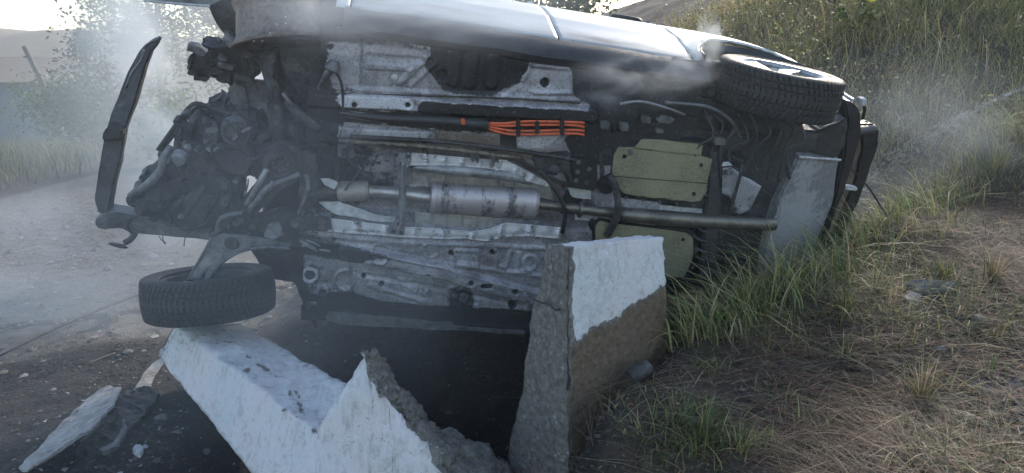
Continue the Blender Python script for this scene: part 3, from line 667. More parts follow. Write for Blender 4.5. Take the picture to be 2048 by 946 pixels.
lathe('pipe_flange', [(.03, 0), (.046, .002), (.046, .02), (.03, .022)], U(1232, 427, -.03), (1, 0, .06), K('charred_metal'), car, 20)
lathe('pipe_flange', [(.03, 0), (.044, .002), (.044, .016), (.03, .018)], U(1156, 418, -.01), (1, 0, .06), K('tail_pipe_steel'), car, 20)
# tunnel brace
br = P('tunnel_brace', [(786, 304), (800, 306), (823, 309), (820, 330), (813, 352), (811, 440), (809, 472), (778, 468), (775, 456), (796, 436), (799, 352), (790, 330)], -.03, .012, 'grey_steel', bev=.004)
tube('rib', [U(x, y, -.036) for x, y in ((806, 325), (805, 360), (803, 440), (795, 460))], .008, K('grey_steel'), br); tube('rib', [U(x, y, -.035) for x, y in ((816, 330), (809, 352), (807, 440))], .005, K('grey_steel'), br)
for x, y in ((793, 310), (815, 313), (804, 327), (787, 462), (802, 465), (798, 448)): bolt(x, y, -.031, .007, K('charred_metal'), br)
# cables and lines
for k, (pts) in enumerate([[(975, 246, -.05), (1010, 247, -.05), (1050, 243, -.05), (1140, 244, -.05), (1168, 246, -.035)], [(975, 249, -.05), (1010, 252, -.05), (1050, 250, -.05), (1140, 250, -.05), (1168, 254, -.035)],
                            [(975, 253, -.05), (1005, 259, -.05), (1040, 262, -.05), (1140, 260, -.05), (1168, 262, -.035)], [(975, 257, -.05), (1005, 266, -.05), (1040, 269, -.05), (1140, 267, -.05), (1168, 270, -.035)]]):
    T('high_voltage_cable', pts, .0068, 'orange_cable')
T('cable_conduit', [(680, 226, -.03), (760, 236, -.04), (860, 241, -.05), (976, 250, -.05)], [.012, .018, .024, .03], 'black_plastic')
P('cable_plug', [(922, 239), (930, 239), (931, 250), (923, 250)], -.085, .02, 'orange_cable', bev=.003)
for x, y0, y1 in ((1037, 238, 274), (1075, 243, 268), (1125, 237, 272)): P('cable_clip', [(x - 4, y0), (x + 4, y0), (x + 4, y1), (x - 4, y1)], -.068, .03, 'black_plastic', bev=.003)
for dy in (0, 6, 12): T('brake_line', [(688, 224 + dy * .7, -.03), (720, 226 + dy, -.03), (782, 234 + dy * .9, -.03), (900, 240 + dy, -.02)], .004, 'ash_white' if dy < 12 else 'grey_steel', seg=6)
T('brake_line', [(640, 186, -.01), (800, 190, -.012), (1000, 196, -.012), (1160, 206, -.01)], .005, 'charred_metal', seg=6)
T('brake_line', [(700, 273, -.03), (900, 285, -.035), (1060, 305, -.035), (1150, 320, -.02)], .011, 'charred_metal', seg=8); T('brake_line', [(690, 282, -.03), (880, 296, -.035), (1040, 316, -.035)], .012, 'old_brass', seg=8)
T('wiring', [(690, 300, -.02), (700, 325, -.02), (720, 340, -.02), (705, 360, -.02), (690, 380, -.01)], .005, 'charred_metal', seg=6)
P('mount_bracket', [(676, 290), (708, 292), (708, 318), (676, 316)], -.02, .02, 'burnt_alloy', bev=.005)
lathe('rubber_mount', [(.005, -.012), (.02, -.01), (.02, .0)], U(690, 304, -.022), (0, 1, 0), K('charred_metal'), car, 12)
P('link_bracket', [(580, 437), (650, 434), (662, 438), (664, 460), (650, 464), (585, 459), (577, 449)], -.05, .02, 'charred_metal', bev=.006)
for x, y in ((590, 449), (643, 443), (644, 455)): bolt(x, y, -.052, .011, K('burnt_alloy'), car)
# rock rail strip under the lower sill
P('sill_strip', [(655, 626), (700, 630), (860, 645), (905, 648), (905, 654), (1050, 664), (1050, 670), (860, 660), (680, 650), (650, 640)], -.035, .03, 'burnt_alloy', bev=.004, rough=.006, cuts=2)
P('sill_flange', [(602, 612), (1062, 628), (1062, 650), (602, 640)], -.012, .03, 'black_plastic', bev=.005)

# rear underside
P('rear_floor', [(1120, 95), (1420, 125), (1600, 190), (1610, 250), (1515, 560), (1120, 640)], .1, .03, 'charred_metal', bev=.004, rough=.03, cuts=4, freq=5, seed=6)
tray = P('pad_tray', [(1218, 340), (1230, 285), (1270, 275), (1412, 284), (1436, 318), (1424, 380), (1408, 414), (1390, 416), (1240, 398), (1222, 372)], -.0, .08, 'black_plastic', bev=.008)
pad = slab('insulation_pad', *[[U(x, y, q) for x, y in [(1226, 313), (1236, 293), (1264, 295), (1403, 312), (1425, 316), (1420, 343), (1413, 378), (1402, 403), (1357, 401), (1298, 395), (1245, 387), (1234, 369), (1224, 350)]] for q in (-.03, .02)], K('khaki_pad'), tray, bev=.006, rough=.006, cuts=3, freq=14)
slab('insulation_flap', *[[U(x, y, q) for x, y in [(1266, 296), (1275, 286), (1282, 278), (1327, 280), (1406, 289), (1403, 312)]] for q in (-.038, -.01)], K('khaki_pad'), pad, bev=.004, rough=.005, cuts=2)
tube('seam', [U(x, y, -.0315) for x, y in ((1226, 352), (1300, 358), (1417, 367))], .0025, K('black_plastic'), pad, 6)
for x, y in ((1388, 388), (1249, 313), (1402, 330)): lathe('drain_hole', [(.002, -.004), (.011, -.003), (.011, .01)], U(x, y, -.032), (0, 1, 0), K('black_plastic'), pad, 12)
for x, y in ((1252, 395), (1286, 400), (1319, 404), (1353, 408), (1387, 411), (1414, 390), (1421, 364), (1431, 330)): bolt(x, y, -.002, .007, K('burnt_alloy'), tray)
tray2 = P('pad_tray', [(1180, 445), (1197, 432), (1225, 438), (1378, 458), (1396, 476), (1392, 525), (1376, 570), (1200, 555), (1182, 480)], .0, .08, 'black_plastic', bev=.008)
slab('insulation_pad', *[[U(x, y, q) for x, y in [(1192, 452), (1199, 440), (1222, 446), (1372, 465), (1387, 478), (1385, 520), (1368, 555), (1205, 545), (1190, 480)]] for q in (-.03, .02)], K('khaki_pad'), tray2, bev=.006, rough=.006, cuts=3, freq=14)
lathe('drain_hole', [(.002, -.004), (.011, -.003), (.011, .01)], U(1366, 479, -.032), (0, 1, 0), K('black_plastic'), tray2, 12)
for x, y in ((1392, 500), (1385, 535)): bolt(x, y, -.002, .008, K('burnt_alloy'), tray2)
for px in ([(1135, 375), (1210, 385), (1212, 402), (1150, 396), (1142, 392)], [(1244, 408), (1300, 408), (1420, 420), (1408, 428), (1250, 416)], [(1150, 428), (1215, 436), (1212, 444), (1150, 440)]): P('bare_floor_patch', px, .03, .01, 'ash_white', bev=.002)
bk = P('black_bracket', [(1144, 318), (1160, 316), (1194, 322), (1196, 375), (1190, 382), (1146, 377), (1140, 368)], -.03, .05, 'black_plastic', bev=.006)
for x, y in ((1155, 344), (1178, 338), (1152, 361), (1173, 365), (1157, 324)): bolt(x, y, -.032, .009, K('burnt_alloy'), bk)
P('suspension_arm', [(1065, 318), (1100, 308), (1140, 306), (1148, 360), (1138, 372), (1128, 345), (1100, 350), (1085, 345), (1068, 330)], -.03, .07, 'charred_metal', bev=.01, rough=.012, cuts=2)
lathe('bushing', [(.008, -.02), (.022, -.018), (.03, -.01), (.032, .02)], U(1108, 338, -.03), (0, 1, 0), K('charred_metal'), car, 18)
T('hose', [(1080, 340, -.05), (1100, 365, -.06), (1120, 395, -.06), (1130, 425, -.05), (1125, 465, -.03)], .012, 'black_plastic', seg=8)
T('strap', [(1218, 350, -.06), (1232, 380, -.07), (1236, 420, -.085), (1226, 450, -.06), (1214, 470, -.04)], .02, 'charred_metal', seg=8)
P('arm_plate', [(1195, 300), (1222, 290), (1230, 340), (1222, 360), (1208, 390), (1198, 380)], -.0, .06, 'charred_metal', bev=.01, rough=.014, cuts=2)
lathe('bushing', [(.01, -.02), (.05, -.018), (.056, .02)], U(1213, 368, .0), (0, 1, 0), K('black_plastic'), car, 20)
P('axle_beam', [(1150, 240), (1260, 246), (1380, 256), (1500, 275), (1500, 320), (1440, 300), (1380, 282), (1260, 276), (1150, 276)], .06, .08, 'charred_metal', bev=.012, rough=.016, cuts=3)
P('trailing_arm', [(1130, 300), (1165, 250), (1210, 215), (1290, 190), (1420, 196), (1500, 215), (1500, 260), (1410, 240), (1300, 228), (1230, 246), (1190, 284), (1150, 318)], .06, .08, 'charred_metal', bev=.014, rough=.02, cuts=3, freq=7, seed=12)
T('brake_hose', [(1330, 205, -.06), (1370, 208, -.07), (1420, 215, -.07), (1460, 240, -.06), (1480, 275, -.04)], .009, 'burnt_alloy', seg=8)
T('brake_hose', [(1240, 208, -.06), (1280, 203, -.07), (1330, 215, -.06), (1370, 230, -.04)], .007, 'grey_steel', seg=8)
for a, b, c_, d_ in ((1284, 232, 1302, 246), (1202, 243, 1220, 258), (1240, 246, 1258, 262), (1312, 258, 1328, 266), (1430, 275, 1452, 290), (1260, 300, 1266, 310)): P('small_bracket', [(a, b), (c_, b + 2), (c_, d_ + 2), (a, d_)], -.05, .03, 'burnt_alloy', bev=.004)
for k, (cx, cy) in enumerate(((1470, 330), (1400, 470))):                       # coil springs
    pts = [U(cx + 4 * math.sin(t * .9), cy + 26 * math.cos(t * .9) * .0 + t * 5 - 30, .02) + Vector((.045 * math.cos(t * 1.57), .045 * math.sin(t * 1.57), 0)) for t in range(0, 16)]
    tube('coil_spring', pts, .009, K('charred_metal'), car, 8)
P('crossmember', [(1420, 300), (1438, 300), (1445, 420), (1432, 560), (1400, 560), (1412, 420)], -.02, .06, 'charred_metal', bev=.01, rough=.008, cuts=2)
P('spare_well', [(1520, 270), (1600, 250), (1625, 300), (1560, 420), (1500, 560), (1440, 560), (1450, 430), (1500, 400)], .15, .1, 'charred_metal', bev=.02, rough=.03, cuts=3, freq=6, seed=9)
for top, bot in (([(1446, 336), (1462, 333), (1478, 345)], [(1444, 386), (1458, 394), (1468, 402)]), ([(1484, 352), (1500, 358), (1522, 372)], [(1464, 424), (1482, 428), (1498, 420)])):
    foil('exhaust_shield', top, bot, -.03)
P('shield_edge', [(1447, 325), (1458, 324), (1466, 331), (1444, 333)], -.04, .01, 'ash_white', bev=.002)
T('hanger_rod', [(1484, 330, -.06), (1478, 360, -.07), (1466, 400, -.06), (1462, 430, -.05)], .008, 'charred_metal', seg=8)
for k in range(9):
    x = 1470 + 22 * k + random.uniform(-6, 6)
    T('wiring', [(x - 60, 215 + random.uniform(0, 30), .02), (x - 40, 250 + random.uniform(0, 30), -.04), (x - 60 + random.uniform(-20, 20), 300, -.03), (x - 70, 340 + random.uniform(0, 40), .0)], random.uniform(.005, .012), 'charred_metal', seg=6)
for k in range(26):                                                             # burnt lumps of under-seal and fixings
    x, y = random.uniform(1150, 1600), random.uniform(180, 300)
    if y > 255 and 1215 < x < 1440: continue
    s_ = random.uniform(6, 20); pts = [(x + s_ * math.cos(t) * random.uniform(.7, 1.4), y + s_ * .6 * math.sin(t) * random.uniform(.7, 1.3)) for t in np.arange(0, 6.28, 1.05)]
    P('burnt_fixing', pts, random.uniform(-.03, .05), .06, random.choice(['charred_metal'] * 4 + ['burnt_alloy']), bev=.006, rough=.008, cuts=1, seed=k)
# rear end
P('bumper_cover', [(1597, 312), (1640, 314), (1681, 318), (1668, 400), (1640, 478), (1604, 542), (1560, 556), (1520, 556), (1530, 500), (1548, 440), (1566, 380)], [.07, .09, .17, .18, .18, .16, .12, .05, .02, .01, .03], .1, 'bumper_paint' if 'bumper_paint' in M else 'scorched_paint', bev=.012, rough=.008, cuts=3, freq=4)
T('bumper_edge', [(1598, 314, .05), (1640, 317, .07), (1681, 320, .14)], .007, 'ash_white', seg=8)
P('bumper_skirt', [(1690, 198), (1708, 205), (1722, 225), (1724, 262), (1708, 330), (1668, 440), (1632, 540), (1606, 545), (1645, 480), (1678, 360), (1690, 290), (1694, 240)], .2, .12, 'black_plastic', bev=.012, rough=.008, cuts=2)
bb = P('bumper_beam', [(1722, 252), (1740, 248), (1759, 258), (1756, 300), (1735, 360), (1700, 450), (1676, 505), (1645, 505), (1680, 430), (1712, 350), (1724, 300)], .3, .09, 'black_plastic', bev=.012, rough=.01, cuts=2)
P('bumper_bracket', [(1692, 372), (1716, 376), (1714, 382), (1692, 380)], .24, .04, 'ash_white', bev=.003)
T('beam_link', [(1700, 258, .22), (1722, 262, .27), (1745, 258, .32)], .03, 'charred_metal')
T('sensor_stalk', [(1725, 238, .26), (1729, 222, .26), (1728, 205, .26)], .01, 'black_plastic', seg=8)
P('sensor', [(1721, 198), (1735, 198), (1734, 213), (1722, 213)], .24, .05, 'ash_white', bev=.006)
P('inner_bumper', [(1560, 250), (1640, 262), (1694, 236), (1690, 290), (1680, 318), (1600, 310), (1590, 300)], .14, .1, 'charred_metal', bev=.015, rough=.02, cuts=3, freq=7)
T('tow_strap', [(1700, 335, .3), (1735, 372, .32), (1760, 410, .34), (1785, 450, .36)], .006, 'black_plastic', seg=6)

# ------------------------------------------------------------------ wheels
def tyre_mesh(R=.328, wd=.205, N=540):
    prof = [(.226, -.088), (.235, -.1), (.26, -.109), (.285, -.111), (.303, -.107), (.315, -.1)]
    hs = np.linspace(-.094, .094, 33); pr = prof + [(R - .25 * h * h * 4.2 - .0008, h) for h in hs] + [(r, -h) for r, h in prof[::-1]]
    pr = np.array(pr); k = len(pr); th = np.arange(N) * 2 * math.pi / N
    r = np.repeat(pr[None, :, 0], N, 0); h = np.repeat(pr[None, :, 1], N, 0); t = np.repeat(th[:, None], k, 1)
    tr = (np.abs(h) < .0945) & (r > .316); s = t * R / .0295
    ph = (s + np.abs(h) * 16 * (.4 + 4 * np.abs(h))) % 1
    g = ((ph < .24) & (np.abs(h) > .008)) | ((np.abs(np.abs(h) - .034) < .0042)) | (np.abs(np.abs(h) - .066) < .0035)
    r = r - np.where(tr & g, .0085, 0) - np.where((np.abs(h) > .0945) & (np.abs(h) < .104) & (r > .305) & ((s % 1) < .3), .004, 0)
    ref = np.stack([r * np.cos(t), r * np.sin(t), h], -1)
    i = np.arange(N * k).reshape(N, k); i2 = np.roll(i, -1, 0)
    f = np.stack([i[:, :-1], i2[:, :-1], i2[:, 1:], i[:, 1:]], -1).reshape(-1, 4)
    return ref.reshape(-1, 3), f
TY = tyre_mesh(); ty_o = None
def frame(axis, spin=0):
    a = Vector(axis).normalized(); x = a.cross(Vector((.1, 1, .05))).normalized(); y = a.cross(x)
    return Matrix((x, y, a)).transposed().to_4x4() @ Matrix.Rotation(spin, 4, 'Z')
def wheel(c, axis, spin, face, label=None):
    """axis points to the outer face; rim and tyre are sub-parts"""
    global ty_o
    wh = bpy.data.objects.new('wheel', None); wh.empty_display_size = .1; link(wh, car); wh.matrix_local = Matrix.Translation(c) @ frame(axis, spin)
    if label: wh['label'] = label
    if ty_o is None: ty_o = meshobj('tyre', TY[0], TY[1], K('tyre_rubber'), wh, True); autosmooth(ty_o, 28); t = ty_o
    else: t = ty_o.copy(); link(t, wh)
    bm = bmesh.new(); bm_lathe(bm, [(.228, -.098), (.236, -.103), (.232, -.09), (.212, -.08), (.2, -.05), (.192, .03), (.2, .075), (.214, .088), (.232, .098), (.238, .106), (.226, .105), (.205, .085)], (0, 0, 0), (0, 0, 1), 56)
    if face:
        bm_lathe(bm, [(.0, .075), (.032, .078), (.04, .072), (.062, .07), (.062, .03)], (0, 0, 0), (0, 0, 1), 40)
        for k in range(5):
            an = k * 2 * math.pi / 5
            for da, w0, w1, z0, z1 in ((0, .03, .062, .07, .096),):
                ps = []
                for rr, hw, z in ((.045, w0, z0), (.12, .036, .086), (.212, w1, z1)):
                    for sg in (-1, 1): ps.append(Vector((rr * math.cos(an) - sg * hw * math.sin(an), rr * math.sin(an) + sg * hw * math.cos(an), z - .012 * (sg > 0))))
                tv = [bm.verts.new(p) for p in ps]; bv = [bm.verts.new(p - Vector((0, 0, .03))) for p in ps]
                for a, b in ((0, 2), (2, 4)):
                    bm.faces.new((tv[a], tv[a + 1], tv[b + 1], tv[b])); bm.faces.new((tv[a], tv[b], bv[b], bv[a])); bm.faces.new((tv[a + 1], bv[a + 1], bv[b + 1], tv[b + 1]))
        rr_ = bmobj('rim', bm, K('alloy_rim'), wh, True); autosmooth(rr_, 30)
        lathe('brake_disc', [(.02, .0), (.13, .0), (.13, -.02), (.02, -.02)], (0, 0, .01), (0, 0, 1), K('charred_metal'), wh, 40)
    else:
        bm_lathe(bm, [(.2, .06), (.12, .05), (.06, .02), (.02, .02)], (0, 0, 0), (0, 0, 1), 40)
        rr_ = bmobj('rim', bm, K('charred_metal'), wh, True); autosmooth(rr_, 30)
        lathe('brake_disc', [(.02, -.02), (.125, -.02), (.125, -.045), (.02, -.045)], (0, 0, .01), (0, 0, 1), K('burnt_alloy'), wh, 40)
        tube('caliper', [Vector((.1, .1, -.06)), Vector((.14, .06, -.06)), Vector((.15, -.0, -.06))], .03, K('burnt_alloy'), wh, 10)
    return wh
c = CAR_I @ D(1566, 137, 3.92); wheel(c + Vector((0, 0, -.105)), (0.0, .09, 1), .3, True, 'rear wheel on the upper side with a five-spoke alloy rim')
cw = D(419, 586, 3.68); aw = CAR_I.to_3x3() @ Vector((.04, -.10, -1))
wheel(CAR_I @ cw, aw, 1.3, False, 'front wheel hanging loose below its torn suspension arm')
# bare burnt rim of the upper front wheel
rc = U(567, 88, .15); rax = (CAR_I.to_3x3() @ Vector((-.13, .12, .97))).normalized()
rw = lathe('burnt_rim', [(.212, .01), (.226, -.006), (.24, -.004), (.242, .006), (.228, .012), (.214, .03), (.204, .05), (.2, .08), (.192, .13), (.186, .16), (.196, .18), (.2, .2), (.06, .19), (.02, .17)], rc, rax, K('ash_rim'), car, 64, False)
m = rw.modifiers.new('t', 'SOLIDIFY'); m.thickness = .008
for k in range(7):
    x, y = [(508, 82), (525, 82), (540, 66), (556, 72), (572, 70), (572, 47), (571, 34)][k]; lathe('wheel_rivet', [(.001, -.004), (.0035, -.003), (.0035, .004)], U(x, y, -.055), (0, 1, 0), K('ash_white'), rw, 8)

# ------------------------------------------------------------------ front end: rails, crash beam, engine, suspension
def R_(name, px, wd, th, mat, parent=None, rough=.01, cuts=2, freq=9, seed=1, bev=.008):
    ws = wd if isinstance(wd, (list, tuple)) else [wd] * len(px)
    f = [U(x, y, q) for (x, y), q in zip(px, ws)]
    return slab(name, f, [p + Vector((0, th, 0)) for p in f], K(mat), parent or car, bev=bev, rough=rough, cuts=cuts, freq=freq, seed=seed)
beam = R_('crash_beam', [(318, 77), (316, 90), (303, 104), (290, 140), (272, 200), (250, 262), (238, 330), (225, 390), (218, 428), (196, 428), (189, 396), (196, 345), (208, 268), (226, 215), (256, 140), (282, 96), (296, 86)],
          [.2, .2, .2, .18, .14, .1, .08, .06, .05, .06, .08, .1, .12, .16, .2, .22, .21], .07, 'charred_metal', rough=.005, cuts=2)
tube('bent_edge', [U(x, y, .12) for x, y in ((287, 100), (284, 118), (268, 140), (262, 150), (252, 175))], .006, K('burnt_alloy'), beam, 6)
R_('beam_sleeve', [(208, 262), (218, 252), (246, 258), (244, 274), (206, 286), (202, 280)], .06, .08, 'charred_metal', beam, .006)
rail = R_('frame_rail', [(192, 438), (212, 423), (262, 431), (300, 438), (350, 452), (420, 462), (424, 482), (380, 478), (330, 474), (262, 468), (240, 458), (196, 459)], .05, .1, 'burnt_alloy', rough=.006)
R_('rail_flange', [(190, 438), (216, 438), (217, 460), (204, 461), (190, 456)], .03, .12, 'burnt_alloy', rail, .004)
tube('rail_seam', [U(x, y, .045) for x, y in ((262, 466), (255, 450), (262, 437), (275, 434))], .006, K('charred_metal'), rail, 6)
for k, x in enumerate((318, 325, 372)): tube('torn_wire', [U(x, 472, .06), U(x + 5 - 4 * k, 480, .05), U(x + 14 - 9 * k, 486 + 3 * k, .04)], .0025, K('charred_metal'), rail, 5)
te = thing('tmp', None, None); bpy.data.objects.remove(te)
bm = bmesh.new(); bm_tube(bm, [U(270, 466, .06), U(262, 478, .05), U(250, 485, .05)], .016, 8)
tw = bmobj('tow_eye', bm, K('charred_metal'), car, True); lathe('eye_cap', [(.02, -.01), (.043, -.006), (.045, .004), (.03, .012)], U(236, 491, .05), (.15, .55, .8), K('charred_metal'), tw, 20)
P('fender_edge', [(280, -30), (520, -20), (520, -4), (432, 12), (415, 13), (290, 2)], .62, .02, 'grey_steel', bev=.004); T('fender_lip', [(288, 1, .6), (350, 7, .6), (430, 13, .55)], .007, 'ash_white', seg=6)
R_('headlight_support', [(372, 128), (384, 112), (398, 100), (404, 90), (436, 90), (470, 84), (505, 95), (520, 140), (500, 165), (472, 172), (452, 166), (436, 160), (420, 152), (380, 140)], .3, .16, 'charred_metal', rough=.03, cuts=3, freq=14, seed=4)
rq = random.Random(9)
for k in range(16):
    x, y = rq.uniform(385, 510), rq.uniform(92, 165); s_ = rq.uniform(8, 22); b_ = rq.uniform(-.3, .4)
    R_('broken_plastic', [(x + s_ * (q * math.cos(b_) - r2 * math.sin(b_)), y + s_ * (q * math.sin(b_) + r2 * math.cos(b_))) for q, r2 in ((-1, -.3), (-.1, -.42), (1.1, -.2), (.8, .3), (.1, .25), (-.9, .4))], rq.uniform(.22, .32), .06, rq.choice(['charred_metal', 'charred_metal', 'burnt_alloy']), None, .006, 2, 22, k, .004)
R_('bent_bracket', [(450, 60), (462, 70), (482, 100), (470, 106), (452, 92), (446, 72)], .25, .06, 'grey_steel', rough=.006)
R_('fender_liner', [(417, 14), (470, -16), (650, -40), (700, -10), (690, 50), (640, 70), (560, 80), (500, 98), (478, 104), (458, 84), (432, 56)], .34, .04, 'charred_metal', rough=.012, cuts=3, freq=6)
R_('inner_apron', [(455, 178), (500, 160), (548, 160), (552, 296), (520, 304), (500, 296), (484, 268), (466, 236)], .36, .03, 'grey_steel', rough=.012, cuts=3, freq=7)
R_('apron_strut', [(470, 176), (486, 172), (498, 214), (490, 220), (478, 232)], .3, .05, 'burnt_alloy', rough=.008)
R_('strut_tower', [(530, 92), (600, 84), (648, 88), (662, 134), (690, 200), (688, 262), (664, 300), (640, 330), (590, 330), (552, 300), (536, 220)], .12, .2, 'charred_metal', rough=.035, cuts=4, freq=9, seed=8)
R_('dust_shield', [(556, 100), (640, 92), (660, 150), (664, 196), (636, 214), (600, 190), (570, 150)], .06, .03, 'charred_metal', rough=.016, cuts=3, freq=8, seed=2)
R_('strut_leg', [(520, 110), (548, 104), (560, 190), (566, 262), (580, 320), (548, 318), (536, 250)], .06, .08, 'charred_metal', rough=.024, cuts=3, freq=14)
R_('knuckle', [(600, 206), (640, 190), (676, 212), (680, 262), (650, 296), (612, 286), (592, 246)], .04, .12, 'charred_metal', rough=.03, cuts=3, freq=13, seed=5)
T('damper', [(575, 200, .04), (600, 228, .02), (640, 258, .02)], [.02, .03, .03], 'charred_metal')
T('rod', [(566, 186, .0), (586, 214, -.01)], .008, 'burnt_alloy', seg=8)
cap = lathe('hose_cup', [(.02, -.025), (.034, -.02), (.036, .0), (.02, .03)], U(666, 133, -.02), (.3, .3, .9), K('burnt_alloy'), car, 20)
T('hose', [(662, 138, -.02), (654, 148, -.02), (646, 158, -.01), (632, 186, .02)], [.02, .018, .01, .008], 'burnt_alloy', seg=8)
T('hose', [(670, 140, -.02), (682, 165, -.03), (686, 200, -.03), (684, 246, -.02)], .007, 'black_plastic', seg=8)
# power unit
eng = R_('engine_block', [(345, 302), (372, 262), (388, 246), (440, 236), (500, 244), (532, 292), (528, 352), (470, 368), (400, 352), (350, 340)], .12, .4, 'charred_metal', rough=.04, cuts=4, freq=19, seed=2)
gb = R_('gearbox', [(262, 396), (276, 372), (300, 344), (345, 330), (402, 318), (452, 330), (484, 368), (478, 420), (448, 458), (400, 470), (340, 452), (290, 434), (264, 414)], .06, .34, 'charred_metal', rough=.035, cuts=4, freq=8, seed=6)
E_G = lambda name, px, wd, th, mat, seed=1, rough=.012, cuts=2, par=None: R_(name, px, wd, th, mat, par or eng, rough, cuts, 12, seed)
E_G('oil_pan', [(340, 450), (372, 398), (420, 352), (452, 352), (462, 392), (446, 440), (420, 462), (372, 466)], .0, .12, 'charred_metal', 3, .02, 3, gb)
for k, (a, b) in enumerate((((362, 446), (420, 362)), ((398, 456), (442, 384)), ((346, 424), (366, 396)))): T('casting_rib', [(*a, .012), ((a[0] + b[0]) / 2 - 3, (a[1] + b[1]) / 2, .0), (*b, .012)], [.011, .016, .009], 'charred_metal', gb, seg=8)
E_G('gearbox_flange', [(286, 398), (300, 366), (322, 352), (334, 362), (322, 392), (318, 420), (300, 424)], .01, .08, 'charred_metal', 7, .016, 3, gb)
E_G('end_cover', [(268, 392), (292, 388), (300, 412), (286, 430), (268, 416)], .02, .08, 'charred_metal', 9, .014, 3, gb)
E_G('timing_cover', [(432, 288), (470, 276), (506, 300), (498, 336), (462, 342), (428, 322)], .04, .1, 'charred_metal', 4)
E_G('side_cover', [(446, 306), (478, 300), (512, 318), (484, 352), (452, 344), (440, 324)], .0, .06, 'charred_metal', 11, .006)
E_G('mounting_arm', [(408, 252), (424, 246), (438, 258), (430, 292), (416, 304), (408, 292), (412, 270)], .02, .06, 'burnt_alloy', 5)
E_G('intake_stub', [(388, 268), (396, 236), (402, 222), (416, 222), (414, 240), (420, 262), (404, 284)], .1, .08, 'charred_metal', 6, .014, 3)
E_G('bracket_lug', [(380, 262), (396, 254), (402, 280), (386, 300), (372, 292)], .08, .08, 'charred_metal', 8, .016, 3)
E_G('manifold', [(360, 300), (392, 284), (416, 300), (408, 330), (380, 336), (358, 322)], .02, .1, 'charred_metal', 12, .02, 3)
pl = lathe('pulley', [(.01, -.02), (.022, -.03), (.03, -.03), (.034, -.012), (.05, -.012), (.056, -.03), (.064, -.03), (.066, .02)], U(470, 260, .05), (-.15, 1, .1), K('burnt_alloy'), eng, 32)
lathe('round_cover', [(.01, -.02), (.03, -.016), (.036, .0), (.036, .03)], U(358, 318, .0), (.2, .9, .3), K('grey_steel'), eng, 24)
T('hose', [(258, 392, .0), (276, 382, -.01), (300, 366, -.03), (322, 340, -.03), (326, 318, -.02), (342, 292, .0)], [.012, .02, .022, .02, .018, .014], 'burnt_alloy', gb)
T('hose', [(258, 396, .02), (262, 404, .03), (272, 410, .03)], [.014, .02, .014], 'charred_metal', gb)
T('coolant_pipe', [(316, 300, .12), (346, 258, .12), (372, 222, .12), (388, 208, .12), (404, 209, .12), (432, 220, .12), (462, 228, .12)], .011, 'charred_metal', eng, seg=8); T('coolant_pipe', [(324, 302, .14), (352, 264, .14), (380, 228, .14), (392, 216, .14), (404, 217, .14), (440, 232, .14)], .008, 'charred_metal', eng, seg=8)
T('rib', [(414, 296, .0), (424, 302, -.01), (440, 292, .0)], .008, 'grey_steel', eng); T('rib', [(466, 282, .0), (488, 262, .0), (502, 256, .01)], .009, 'burnt_alloy', eng)
rr = random.Random(5)
for k in range(105):
    x, y = rr.uniform(272, 528), rr.uniform(232, 456)
    if y < 300 and x < 350 or (y > 380 and x > 460): continue
    if x < 320 and y < 350: continue
    p = U(x, y, rr.uniform(-.01, .07)); t = rr.random(); r = rr.uniform(.005, .019)
    if t < .45: lathe('casting_boss', [(r * .4, -.02), (r * .5, -.015), (r, -.012), (r, .03)], p, (rr.uniform(-.4, .4), 1, rr.uniform(-.4, .4)), K(rr.choice(['charred_metal', 'charred_metal', 'burnt_alloy'])), eng, 10)
    elif t < .75: s_ = rr.uniform(6, 17); b_ = rr.uniform(-.7, .7); R_('casting_lug', [(x + s_ * (q * math.cos(b_) - r2 * math.sin(b_)), y + s_ * (q * math.sin(b_) + r2 * math.cos(b_))) for q, r2 in ((-1, -.45), (.3, -.55), (1, -.3), (.9, .4), (-.2, .35), (-.9, .55))], p.y, .08, 'charred_metal', eng, .006, 2, 22, k, .004)
    else: T('wiring', [(x, y, p.y - .02), (x + rr.uniform(-20, 20), y + rr.uniform(-10, 20), p.y - .04), (x + rr.uniform(-30, 30), y + rr.uniform(0, 40), p.y - .01)], rr.uniform(.003, .007), 'charred_metal', eng, seg=6)
# subframe, steering links and control arms
sf = R_('subframe', [(520, 300), (560, 286), (596, 300), (606, 340), (590, 366), (560, 380), (524, 420), (500, 440), (560, 424), (620, 436), (640, 470), (600, 492), (520, 482), (460, 478), (432, 470), (434, 446), (470, 428), (500, 388), (528, 350)], .02, .08, 'charred_metal', rough=.012, cuts=3)
lathe('engine_mount', [(.008, -.03), (.02, -.03), (.024, -.012), (.048, -.01), (.056, -.035), (.078, -.03), (.084, .02)], U(560, 326, .0), (-.1, 1, .12), K('charred_metal'), sf, 36)
for k in range(8): a = k * .785; lathe('mount_rib', [(.003, -.012), (.006, -.01), (.006, .0)], U(560, 326, -.012) + Vector((.036 * math.cos(a), 0, .036 * math.sin(a))), (0, 1, 0), K('burnt_alloy'), sf, 6)
T('torque_rod', [(534, 338, -.05), (524, 356, -.06), (508, 384, -.06), (493, 410, -.05)], [.014, .016, .013, .012], 'grey_steel'); T('torque_rod', [(548, 364, -.05), (532, 378, -.06), (514, 402, -.06), (500, 416, -.05)], [.016, .018, .017, .014], 'burnt_alloy')
lathe('ball_joint', [(.01, -.03), (.02, -.028), (.026, -.01), (.022, .02)], U(496, 421, -.05), (.2, 1, .3), K('charred_metal'), car, 16)
T('stabiliser_bar', [(436, 462, -.04), (440, 440, -.05), (458, 430, -.05), (480, 426, -.05), (496, 420, -.05), (540, 374, -.05), (570, 360, -.04), (600, 348, -.03)], .014, 'burnt_alloy', sm=6)
T('track_rod', [(612, 350, -.03), (616, 372, -.03), (608, 400, -.04), (598, 428, -.03)], .011, 'burnt_alloy')
